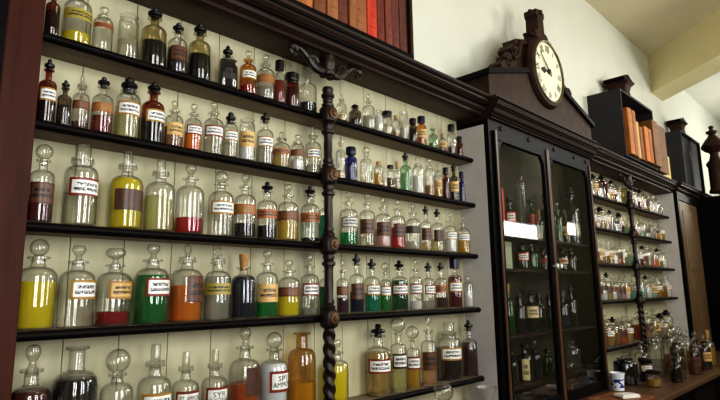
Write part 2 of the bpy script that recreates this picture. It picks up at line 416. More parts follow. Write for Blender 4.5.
# ------------------------------------------------------------------ long counter
ct = thing('counter', 'long dark counter running below all the shelving', 'counter', (3.3, 0, 0))
MB().box(-2.5, 9.2, -.65, -.001, ZE-.77, ZE-.7305).build('worktop', COUNTER, ct, smooth=False, bevel=.006, loc=(-3.3, 0, 0))
b = MB().box(-2.45, 9.15, -.6, -.01, .001, ZE-.7705)
for i in range(14):
    x = -2.3+i*.82; b.box(x, x+.7, -.612, -.6005, .15, ZE-.83)
b.build('base_panel', BLACKWOOD, ct, smooth=False, loc=(-3.3, 0, 0))

# ------------------------------------------------------------------ glazed display cabinet
CX0, CX1, CY = 2.83, 4.37, -.235
ZB, ZT = ZE-.73, ZE+1.0
cab = thing('display_cabinet', 'tall dark glazed cabinet with two doors and gabled top beneath the clock', 'cabinet', (3.63, 0, ZB))
o_ = (-3.63, 0, -ZB)
sp = MB().box(CX0, CX0+.02, CY+.03, -.001, ZB+.0005, ZT).build('side_panel', WHITEPAINT, cab, smooth=False, loc=o_)
sp['label'] = 'white painted side panel'
MB().box(CX1-.02, CX1, CY+.03, -.001, ZB+.0005, ZT).build('side_panel', DARKWOOD, cab, smooth=False, loc=o_)
MB().box(CX0+.021, CX1-.021, -.02, -.001, ZB+.0005, ZT).build('back_panel', solid('dark cabinet lining', (52, 44, 36), .7, .3, 5), cab, smooth=False, loc=o_)
CSH = [.345, .135, -.265, -.56]
for z in CSH:
    MB().box(CX0+.021, CX1-.021, -.2, -.021, ZE+z-.018, ZE+z).build('shelf', DARKWOOD, cab, smooth=False, loc=o_)
MB().box(CX0+.021, CX1-.021, -.2, -.021, ZB+.001, ZB+.02).build('bottom_board', DARKWOOD, cab, smooth=False, loc=o_)
MB().box(CX0, CX0+.045, CY, CY+.03, ZB+.0005, ZT).box(CX1-.06, CX1, CY, CY+.03, ZB+.0005, ZT).box(CX0+.045, CX1-.06, CY, CY+.03, ZE+.965, ZT).box(CX0+.045, CX1-.06, CY, CY+.03, ZB+.0005, ZB+.012).build('front_frame', BLACKWOOD, cab, smooth=False, loc=o_)
def cabdoor(x0, x1, knobx):
    z0, z1 = ZB+.014, ZE+.963; w = .05; d = MB()
    y0, y1 = CY-.012, CY+.012
    d.box(x0, x0+w, y0, y1, z0, z1).box(x1-w, x1, y0, y1, z0, z1).box(x0+w, x1-w, y0, y1, z0, z0+.06).box(x0+w, x1-w, y0, y1, z1-.05, z1)
    for s, xx in ((1, x0+w), (-1, x1-w)):        # quarter-round corners of the glazing
        pts = [(xx, z1-.05), (xx+s*.085, z1-.05)]+[(xx+s*.085*(1-math.sin(t)), z1-.05-.085*(1-math.cos(t))) for t in [i*PI/12 for i in range(1, 7)]]
        d.prism(pts, 'y', y0, y1)
    for zz in (z1-.05,): d.box(x0+w, x1-w, y0-.004, y0, zz-.006, zz+.002)
    D = d.build('door', BLACKWOOD, cab, smooth=False, loc=o_)
    pb = MB(); pb.bm.faces.new([pb.bm.verts.new(q) for q in ((x0+w-.004, CY, z0+.055), (x1-w+.004, CY, z0+.055), (x1-w+.004, CY, z1-.045), (x0+w-.004, CY, z1-.045))])
    pb.build('glass_pane', PANE, D, smooth=False)
    MB().box(x0, x0+.02, y0-.008, y0-.0002, z0, z1).box(x1-.014, x1, y0-.008, y0-.0002, z0, z1).build('highlight_bead', BEADWOOD, D, smooth=False)  # thin strips coloured as the edge highlight of the stiles
    MB().lathe([(.007, 0), (.007, -.015), (.016, -.022), (.016, -.032), (1e-4, -.038)], 14, (knobx, y0, ZE+.16), axis='y').build('knob', solid('glass white knob', (200, 200, 190), .2, .1), D)
    return D
cabdoor(CX0+.047, 3.569, 3.55)
cabdoor(3.572, CX1-.062, 3.61)
# entablature
b = MB().box(CX0+.0, CX1, CY, -.001, ZT+.0005, ZE+1.03)
b.build('frieze', BLACKWOOD, cab, smooth=False, loc=o_)
for x in (2.98, 3.34, 3.72, 4.06, 4.28):
    MB().lathe([(.018, 0), (.016, -.006), (.008, -.01), (1e-4, -.012)], 10, (x, CY-.0005, ZE+.995), axis='y').build('rosette', DARKWOOD, cab, loc=o_)
ST = [(.0, 0), (.02, .006), (.02, .03), (.04, .04), (.05, .06), (.05, .075), (.065, .082), (.075, .105), (.075, .12), (.06, .13), (.06, .14)]
pts = [(0, ZE+1.03)]+[(CY-p, ZE+1.03+h) for p, h in ST]+[(0, ZE+1.17)]
m_ = MB().prism([(min(y, -.001), z) for y, z in pts], 'x', CX0+.012, CX1+.03)
m_.build('cornice', DARKWOOD, cab, smooth=False, loc=o_)
rl = MB()
for p, h in ((.026, .018), (.055, .068), (.08, .112)):
    rl.tube([(CX0-.0, CY-p, ZE+1.03+h), (CX1+.03, CY-p, ZE+1.03+h)], .006, 8)
rl.build('cornice_bead', BLACKWOOD, cab, loc=o_)
# gabled attic
gx0, gx1, gm = 2.87, 4.45, 3.66
notch = [(gm+.27*math.cos(a), ZE+1.556+.27*math.sin(a)) for a in [math.radians(-16-148*i/16) for i in range(17)]]   # seat of the clock drum
MB().prism([(gx0, ZE+1.1705), (gx1, ZE+1.1705), (gx1, ZE+1.325)]+notch+[(gx0, ZE+1.325)], 'y', -.235, -.001).build('pediment', CASEWOOD, cab, smooth=False, loc=o_)
for s, xa in ((1, gx0), (-1, gx1)):
    sl = .23/(gm-gx0)
    P = lambda t, dz: (xa+s*t, ZE+1.3255+t*sl+dz)
    MB().prism([P(-.03, 0), P(.517, 0), P(.507, .035), P(-.03, .035)], 'y', -.26, -.001).build('raking_cornice', BLACKWOOD, cab, smooth=False, loc=o_)

# ------------------------------------------------------------------ clock
KX, KZ, KY = 3.66, ZE+1.556, -.262
ck = thing('clock', 'round white clock with black numerals in carved dark case atop the cabinet', 'clock', (KX, 0, KZ))
MB().lathe([(.235, 0), (.25, -.004), (.25, -.22), (.262, -.226), (.262, -.25), (.25, -.268), (.232, -.272), (.224, -.262)], 48, (0, -.002, 0), axis='y').build('clock_case', CASEWOOD, ck)
MB().tube([(.226*math.cos(i*2*PI/48), -.274, .226*math.sin(i*2*PI/48)) for i in range(48)], .008, 8, closed=True).build('bezel', solid('worn bezel metal', (120, 108, 84), .3, .2, 20, metal=.7), ck)
dl = MB().lathe([(.224, -.262), (.224, -.266), (1e-4, -.267)], 48, axis='y')
for i, t in enumerate(['XII', 'I', 'II', 'III', 'IIII', 'V', 'VI', 'VII', 'VIII', 'IX', 'X', 'XI']):
    vs, ps = text_tris(t, .078); a = -i*PI/6
    vv = []
    for v in vs:
        x, z = v.x*.72, v.y+.17
        vv.append(dl.bm.verts.new((x*math.cos(a)-z*math.sin(a), -.2685, x*math.sin(a)+z*math.cos(a))))
    for p_ in ps:
        f = dl.bm.faces.new([vv[j] for j in p_]); f.material_index = 1
dl.build('dial', [solid('cream dial', (226, 224, 196), .5, .05, 4), INK], ck, smooth=False)
def hand(name, ang, pts, y):
    ca, sa = math.cos(ang), math.sin(ang)
    MB().prism([(x*ca-z*sa, x*sa+z*ca) for x, z in pts], 'y', y, y-.003).build(name, INK, ck, smooth=False)
hand('hour_hand', -(8+52/60)*PI/6, [(-.006, -.03), (.006, -.03), (.006, .05), (.024, .075), (.006, .115), (0, .125), (-.006, .115), (-.024, .075), (-.006, .05)], -.271)
hand('minute_hand', -52*PI/30, [(-.006, -.04), (.006, -.04), (.004, .12), (0, .185), (-.004, .12)], -.275)
MB().lathe([(.02, -.268), (.02, -.28), (1e-4, -.282)], 16, axis='y').build('hand_boss', INK, ck)
for s in (-1, 1):   # carved side scrolls
    pts = [(.27, -.035), (.47, -.09), (.55, -.115), (.565, -.08), (.52, -.045), (.46, -.03), (.44, .02), (.39, .03), (.42, .07), (.385, .115), (.32, .1), (.31, .125), (.34, .13), (.34, .165), (.16, .22), (.16, .1), (.25, .0)]
    b = MB().prism([(s*x, z) for x, z in pts], 'y', -.2, -.1)
    b.tube([(s*(.465+(.05-.002*i)*math.cos(i*.45)), -.2, -.03+(.05-.002*i)*math.sin(i*.45)) for i in range(22)], .013, 7)
    b.tube([(s*(.35+(.045-.002*i)*math.cos(i*.45)), -.2, .06+(.045-.002*i)*math.sin(i*.45)) for i in range(20)], .013, 7)
    b.tube([(s*.2, -.205, .17), (s*.28, -.205, .16), (s*.31, -.205, .1), (s*.33, -.205, .04), (s*.4, -.205, .0)], .018, 7)
    b.build('side_scroll', CASEWOOD, ck)
f_ = MB().prism([(-.1, .22), (.1, .22), (.1, .25), (.085, .27), (.105, .3), (.08, .32), (.05, .325), (.044, .43), (.064, .445), (.064, .485), (.0, .497), (-.064, .485), (-.064, .445), (-.044, .43), (-.05, .325), (-.08, .32), (-.105, .3), (-.085, .27), (-.1, .25)], 'y', -.235, -.14)
f_.tube([(-.062, -.18, .485), (-.062, -.2, .47), (.0, -.24, .478), (.062, -.2, .47), (.062, -.18, .485)], .016, 8)
f_.tube([(-.105, -.2, .285), (-.09, -.23, .27), (.09, -.23, .27), (.105, -.2, .285)], .016, 8)
f_.build('finial', CASEWOOD, ck)

# ------------------------------------------------------------------ book rack over the near shelving
ZK = ZE+1.166
br = thing('book_rack', 'dark open book rack standing on the near cornice, full of old volumes', 'book rack', (1.5, 0, ZK))
o2 = (-1.5, 0, -ZK)
MB().box(.8, 2.105, -.255, -.004, ZK+.0005, ZK+.03).build('base_board', BLACKWOOD, br, smooth=False, loc=o2)
MB().box(2.084, 2.105, -.255, -.004, ZK+.0305, ZK+.5).build('end_panel', DARKWOOD, br, smooth=False, loc=o2)
MB().box(.8, .82, -.255, -.004, ZK+.0305, ZK+.5).build('end_panel', DARKWOOD, br, smooth=False, loc=o2)
MB().box(.821, 2.083, -.018, -.004, ZK+.0305, ZK+.5).build('back_board', BLACKWOOD, br, smooth=False, loc=o2)
def book(x0, x1, y0, d, z, h, col, label, group, band=None):
    t = thing('book', label, 'book', ((x0+x1)/2, y0, z), 0, group)
    w = x1-x0; cov = solid('book cloth %d %d %d' % col, col, .55, .3, 12, stretch=(6, 6, .6))
    b = MB(); pts = []
    for i in range(9):
        a = PI*i/8; pts.append((-w/2*math.cos(a), -.008*math.sin(a)))
    b.prism([(-w/2, .004)]+pts[1:-1]+[(w/2, .004)], 'z', 0, h)
    b.box(-w/2, -w/2+.004, .0, d, 0, h).box(w/2-.004, w/2, .0, d, 0, h)
    for k in (.14, .3, .72, .88): b.tube([(-w/2, .0, h*k), (-w*.3, -.006, h*k), (0, -.009, h*k), (w*.3, -.006, h*k), (w/2, .0, h*k)], .0025, 6)
    b.build('cover', cov, t, smooth=False)
    MB().box(-w/2+.005, w/2-.005, .006, d-.006, .006, h-.006).build('page_block', solid('old page edges', (170, 150, 110), .8, .2, 30, stretch=(20, 1, 1)), t, smooth=False)
    if band:
        MB().box(-w/2*.8, w/2*.8, -.0105, -.0085, h*.5, h*.66).build('title_label', solid('spine title leather', band, .5, .2), t, smooth=False)
    return t
BK = [(1.09, 1.15, (70, 40, 30), 'dark brown'), (1.15, 1.215, (92, 54, 32), 'mid brown'), (1.217, 1.29, (66, 38, 30), 'blackish brown'), (1.292, 1.37, (140, 84, 44), 'orange brown'), (1.372, 1.443, (160, 100, 54), 'tan'), (1.445, 1.517, (112, 66, 40), 'brown cloth'), (1.52, 1.59, (140, 92, 56), 'light brown'), (1.592, 1.654, (98, 50, 36), 'russet brown'),
      (1.656, 1.772, (136, 88, 54), 'thick tan brown'), (1.774, 1.846, (176, 58, 36), 'bright red'), (1.848, 1.902, (104, 44, 34), 'dark red'), (1.904, 1.954, (118, 60, 44), 'faded red brown'), (1.956, 2.015, (98, 50, 42), 'maroon brown'), (2.017, 2.08, (90, 48, 40), 'dull maroon')]
for i, (a, c, col, w) in enumerate(BK):
    n = len(BK)-i
    od = ['first', 'second', 'third', 'fourth', 'fifth', 'sixth', 'seventh', 'eighth', 'ninth', 'tenth', 'eleventh', 'twelfth', 'thirteenth', 'fourteenth'][n-1]
    dz = random.uniform(0, .012)
    book(a+.001, c-.001, -.24+random.uniform(0, .012), .19, ZK+.0306, random.uniform(.34, .42), col, '%s book in the high rack, %s from its end beside the bare wall' % (w, od), 'old books in the rack over the near shelves')

# ------------------------------------------------------------------ crate with orange books over the far shelving
ZF = ZE+1.1685
cr = thing('book_crate', 'black open-fronted box of orange books on the far cornice', 'box', (5.5, 0, ZF))
o3 = (-5.5, 0, -ZF)
BLK2 = solid('flat black box paint', (40, 38, 42), .6, .3, 8)
MB().box(5.05, 5.07, -.3, -.004, ZF+.0005, ZF+.63).build('side_panel', BLK2, cr, smooth=False, loc=o3)
MB().box(5.95, 5.97, -.3, -.004, ZF+.0005, ZF+.63).build('side_panel', BLK2, cr, smooth=False, loc=o3)
MB().box(5.0705, 5.9495, -.3, -.004, ZF+.0005, ZF+.02).build('bottom_board', BLK2, cr, smooth=False, loc=o3)
MB().box(5.0705, 5.9495, -.3, -.004, ZF+.61, ZF+.63).build('top_board', BLK2, cr, smooth=False, loc=o3)
MB().box(5.0705, 5.9495, -.02, -.004, ZF+.0205, ZF+.6095).build('back_board', BLK2, cr, smooth=False, loc=o3)
G2 = 'books in the black box over the far shelves'
for (a, c, h, y, col, w) in [(5.09, 5.2, .43, -.33, (158, 98, 42), 'tall orange book first in the black box'), (5.205, 5.3, .43, -.33, (140, 84, 38), 'second tall orange book in the black box'),
    (5.32, 5.395, .35, -.32, (186, 150, 84), 'tan book third in the black box'), (5.41, 5.5, .32, -.32, (120, 72, 36), 'brown book between tan and orange ones in the black box'), (5.505, 5.62, .34, -.335, (172, 106, 40), 'bright orange short book in the black box'), (5.625, 5.72, .34, -.335, (150, 88, 36), 'last orange book before the brown volume in the black box'), (5.76, 5.93, .46, -.34, (120, 84, 48), 'large brown volume at the end of the black box')]:
    book(a, c, y, .26, ZF+.0206, h, col, w, G2)
lg = thing('ledger', 'large brown ledger standing upright beyond the black box of books', 'book', (6.14, -.31, ZF))
MB().box(-.15, .15, -.002, .004, .001, .5).box(-.15, .15, .216, .222, .001, .5).box(-.156, -.15, -.002, .222, .001, .5).build('cover', solid('brown ledger leather', (112, 78, 44), .55, .3, 10), lg, smooth=False, bevel=.001)
MB().box(-.149, .14, .0045, .2155, .006, .495).build('page_block', solid('ledger pages', (170, 140, 86), .8, .2, 30), lg, smooth=False)
pk = MB().box(6.53, 6.98, -.155, -.13, ZF+.001, ZF+.34).build('cream_board', solid('cream card', (206, 190, 128), .7, .06, 4), smooth=False, bevel=.003)
tag(pk, 'cream card board leaning between the ledger and the second black box', 'board')
b2 = thing('wooden_box', 'second black box farther along with a capital on top', 'box', (7.75, 0, ZF))
o4 = (-7.75, 0, -ZF)
MB().box(7.3, 7.32, -.23, -.004, ZF+.0005, ZF+.72).build('side_panel', BLK2, b2, smooth=False, loc=o4)
MB().box(8.18, 8.2, -.23, -.004, ZF+.0005, ZF+.72).build('side_panel', BLK2, b2, smooth=False, loc=o4)
MB().box(7.3205, 8.1795, -.23, -.004, ZF+.7, ZF+.72).build('top_board', BLK2, b2, smooth=False, loc=o4)
MB().box(7.3205, 8.1795, -.2, -.004, ZF+.0005, ZF+.6995).build('back_board', BLK2, b2, smooth=False, loc=o4)
def capital(x, y, z, s, k, label):
    t = thing('carved_capital', label, 'ornament', (x, y, z), 0, 'carved capitals on the black boxes')
    MB().lathe([(.16*s, .0005), (.16*s, .03*s), (.145*s, .04*s), (.13*s, .12*s), (.15*s, .17*s), (.2*s, .2*s)], 4*6, sq=[8]*6).build('bell', CASEWOOD, t, smooth=False); t.scale = (k, .7, 1.1)
    MB().prism([(-.235*s, .2005*s), (.235*s, .2005*s), (.25*s, .23*s), (.2*s, .245*s), (.0, .28*s), (-.2*s, .245*s), (-.25*s, .23*s)], 'y', -.15*s, .15*s).build('abacus', BLACKWOOD, t, smooth=False)
capital(5.53, -.14, ZF+.6305, .92, .6, 'carved dark capital on the black box of orange books')
capital(7.66, -.115, ZF+.7205, .78, .7, 'smaller carved dark capital on the farther black box')

# ------------------------------------------------------------------ tall cupboard at the far end
tc = thing('tall_cupboard', 'tall dark cupboard with faded brown door at the end of the far shelving', 'cupboard', (7.9, 0, ZE-.73))
o5 = (-7.9, 0, -(ZE-.73))
sd = MB().box(6.785, 6.8, -.2, -.001, ZE-.7295, ZE+1.055).build('side_panel', WHITEPAINT, tc, smooth=False, loc=o5); sd['label'] = 'pale painted side panel'
MB().box(6.8005, 9.1, -.215, -.001, ZE-.7295, ZE+1.1).build('carcass', BLACKWOOD, tc, smooth=False, loc=o5)
MB().box(6.78, 6.84, -.24, -.2155, ZE-.7295, ZE+1.055).box(7.62, 7.72, -.24, -.2155, ZE-.7295, ZE+1.055).box(6.84, 7.62, -.24, -.2155, ZE+.98, ZE+1.055).build('front_frame', BLACKWOOD, tc, smooth=False, loc=o5)
D = MB().box(6.845, 7.615, -.232, -.216, ZE-.72, ZE+.975).box(6.95, 7.5, -.238, -.2325, ZE-.62, ZE+.1).box(6.95, 7.5, -.238, -.2325, ZE+.2, ZE+.87).build('door', PANELBROWN, tc, smooth=False, bevel=.003, loc=o5)
D['label'] = 'faded brown panelled door'
MB().box(7.73, 8.9, -.5, -.2155, ZE-.7295, ZE+1.1).build('projecting_bay', BLACKWOOD, tc, smooth=False, bevel=.01, loc=o5)
molding(6.8, 9.1, -.2, ZE+1.055, CORN, DARKWOOD, 'cornice', tc).location = o5
ur = thing('urn_finial', 'dark turned urn finial on the far cupboard beside the picture edge', 'ornament', (7.97, -.42, ZE+1.1715))
MB().lathe([(.1, 0), (.1, .03), (.085, .05), (.085, .33), (.1, .35), (.1, .38), (.06, .42), (.045, .48), (.05, .51), (.1, .54), (.137, .58), (.13, .61), (.09, .67), (.05, .72), (.035, .75), (.062, .77), (.062, .79), (.03, .8), (.018, .82), (.03, .84), (.026, .856), (1e-4, .87)], 20).build('urn', CASEWOOD, ur)
molding(7.7, 8.95, -.47, ZE+1.1, [(.0, 0), (.03, .01), (.05, .04), (.06, .06), (.06, .07)], DARKWOOD, 'cornice', tc).location = o5

# ------------------------------------------------------------------ bottles
STY = {'flask': (.72, .42, 1.), 'std': (.60, .36, .80), 'wide': (.66, .60, .80), 'open': (.82, .80, 1.), 'jar': (.74, .78, .82), 'vial': (.72, .5, .88), 'slim': (.64, .45, .80), 'sq': (.60, .34, .78)}
def bottle(X, Y, Z, r, H, style, gl, lq, level, stop, lab, label, group, yaw, seg=24, name='apothecary_bottle', cat='bottle', labz=None, labw=None):
    root = thing(name, label, cat, (X, Y, Z), yaw, group)
    hb, rn, zn = STY[style]; hb *= H; rn = max(.0055, rn*r); zn *= H
    if stop == 'globe': zn = H-1.62*r*(.95 if r > .045 else 1.15)
    if stop in ('none', 'lip', 'flat'): zn = H
    if stop == 'flat': hb = .7*H
    if stop == 'bigmush': zn = .78*H
    if stop == 'black' and style == 'std': zn = .84*H
    hb = min(hb, zn*.86)
    sh = min(r*.55, (zn-hb)*.6)                      # shoulder height
    k = 1 if style != 'open' else .5
    prof = [(r*.86, 0), (r*.97, r*.05), (r, r*.16), (r, hb-sh*.35)]
    for a in (25, 50, 70, 85):
        t = math.radians(a); prof.append((rn+(r-rn)*math.cos(t)**(.9), hb-sh*.35+(sh*1.1)*math.sin(t)))
    zl = zn-max(.006, .025*H)
    lipr = rn*1.62 if style in ('std', 'sq', 'slim', 'vial') else rn*1.16
    if stop in ('lip', 'flat'): lipr = rn*1.5
    prof += [(rn, hb+sh*1.0), (rn, zl-.004), (lipr, zl), (lipr, zn-.002), (lipr*.92, zn)]
    sq = None
    if style == 'sq': sq = [6, 6, 6, 6, 5, 4, 3, 2.2] + [0]*(len(prof)-8)
    MB().lathe(prof, seg, sq=sq, capt=False).build('glass_body', GLASS[gl], root)
    # stopper
    hs = H-zn
    m, p = None, None
    if stop == 'ball':
        rb = min(hs*.5, lipr*1.25); m = GSTOP
        p = [(rn*.85, -.35*hs), (rn*.9, 0), (rn*.6, .06*hs)] + [(max(1e-4, rb*math.sin(t)), hs-rb-rb*math.cos(t)) for t in [.5+i*(PI-.5)/8 for i in range(9)]]
    elif stop in ('mush', 'bigmush'):
        m = GSTOP; q = lipr*(.66 if stop == 'mush' else 1.0)
        p = [(rn*.85, -.3*hs), (rn*.9, 0), (rn*.6, .08*hs), (rn*.45, .3*hs), (q*.7, .42*hs), (q, .6*hs), (q, .78*hs), (q*.75, .95*hs), (1e-4, hs)]
    elif stop in ('cyl', 'plug', 'sqplug'):
        m = GSTOP; q = rn*(1.0 if stop == 'plug' else 1.02)
        p = [(rn*.85, -.3*hs), (rn*.85, 0), (lipr*.98, .03*hs), (lipr*.98, .14*hs), (q*.8, .2*hs), (q*.8, .9*hs), (q*.66, hs)]
    elif stop == 'ring':
        m = GSTOP; p = [(rn*.85, -.3*hs), (rn*.9, 0), (lipr*.9, .05*hs), (lipr*.9, .2*hs), (rn*.4, .3*hs), (rn*.35, .42*hs)]
    elif stop == 'globe':
        m = GSTOP; rg = hs/2; p = [(rn*.8, -.25*hs), (rn*.9, 0)] + [(max(1e-4, rg*math.sin(t)), rg-rg*math.cos(t)) for t in [.45+i*(PI-.45)/14 for i in range(15)]]
    elif stop == 'black':
        m = BLK; q = lipr*1.0; p = [(rn*.85, -.2*hs), (rn*.9, 0), (rn*.8, .15*hs), (q*.9, .2*hs), (q, .34*hs), (q*.9, .5*hs), (rn*.55, .58*hs), (rn*.7, .8*hs), (rn*.45, hs*.97), (1e-4, hs)]
    elif stop in ('cap', 'bluecap', 'lid'):
        m = BLUECAP if stop == 'bluecap' else BLK; q = lipr*1.12; p = [(q, -.02*H), (q*1.02, .1*hs), (q*1.02, .8*hs), (q*.9, .98*hs), (1e-4, hs)]
    elif stop == 'cork':
        m = CORK; p = [(rn*.8, -.3*hs), (rn*.85, 0), (rn*1.1, hs*.8), (rn*1.08, hs)]
    elif stop == 'flat': pass
    if p:
        b = MB().lathe(p, seg, (0, 0, zn))
        if stop == 'ring':
            R = .3*hs; b.tube([(R*math.cos(t), 0, zn+.4*hs+R+R*math.sin(t)) for t in [i*2*PI/16 for i in range(16)]], R*.25, 8, closed=True)
        b.build('stopper', m, root)
    # liquid
    if lq != 'none' and level > 0:
        zt = hb*level if level < .9 else hb+sh*.5*(level-.9)/.1
        ri = r*.94
        lp = [(ri*.9, .006), (ri, .012)]
        if zt <= hb-sh*.35: lp += [(ri, zt)]
        else:
            lp += [(ri, hb-sh*.35)]
            for a in (25, 50, 70, 85):
                t = math.radians(a); z = hb-sh*.35+sh*1.1*math.sin(t)
                if z < zt: lp.append(((rn+(r-rn)*math.cos(t)**.9)*.93, z))
            lp.append((lp[-1][0]*.92, max(zt, lp[-1][1]+.001)))
        MB().lathe(lp, seg, sq=[6]*len(lp) if style == 'sq' else None).build('liquid', liq(lq), root)
    # label
    if lab != 'none':
        z0, z1 = (.53*hb, .86*hb); w = 1.12
        if lab in ('brown', 'darkp', 'tan'): z0, z1 = .38*hb, .82*hb; w = 1.15
        if lab in ('tanband', 'brownband', 'darkband', 'olive', 'orange'): z0, z1 = .58*hb, .84*hb; w = 1.5
        if lab == 'dark': z0, z1 = .3*hb, .7*hb; w = .8
        if lab == 'neckband': z0, z1 = .72*hb, .88*hb; w = 1.5
        if labz: z0, z1 = labz[0]*hb, labz[1]*hb
        if labw: w = labw
        b = MB(); R = r*1.012+.0004
        b.patch(R, -PI/2-w, -PI/2+w, z0, z1, 14)
        if lab == 'tanpt':      # pointed top of the paper
            pass
        txt = {'text1': ('SPT. AMMON', 'AROMAT'), 'text2': ('SYR', 'GLYCERINI'), 'text3': ('SPT', 'AMMON')}.get(lab)
        if txt:
            for i, t in enumerate(txt):
                vs, ps = text_tris(t, (z1-z0)*.36)
                zc = z0+(z1-z0)*(.63, .33)[i]; R2 = R+.0006
                mw = max(abs(v.x) for v in vs); sx = min(1.25, .78*w*R/mw)
                vv = [b.bm.verts.new((R2*math.cos(-PI/2+v.x*sx/R), R2*math.sin(-PI/2+v.x*sx/R), zc+v.y)) for v in vs]
                for p_ in ps:
                    f = b.bm.faces.new([vv[j] for j in p_]); f.material_index = 1
        b.build('label', [labm(lab), INK], root)
    return root


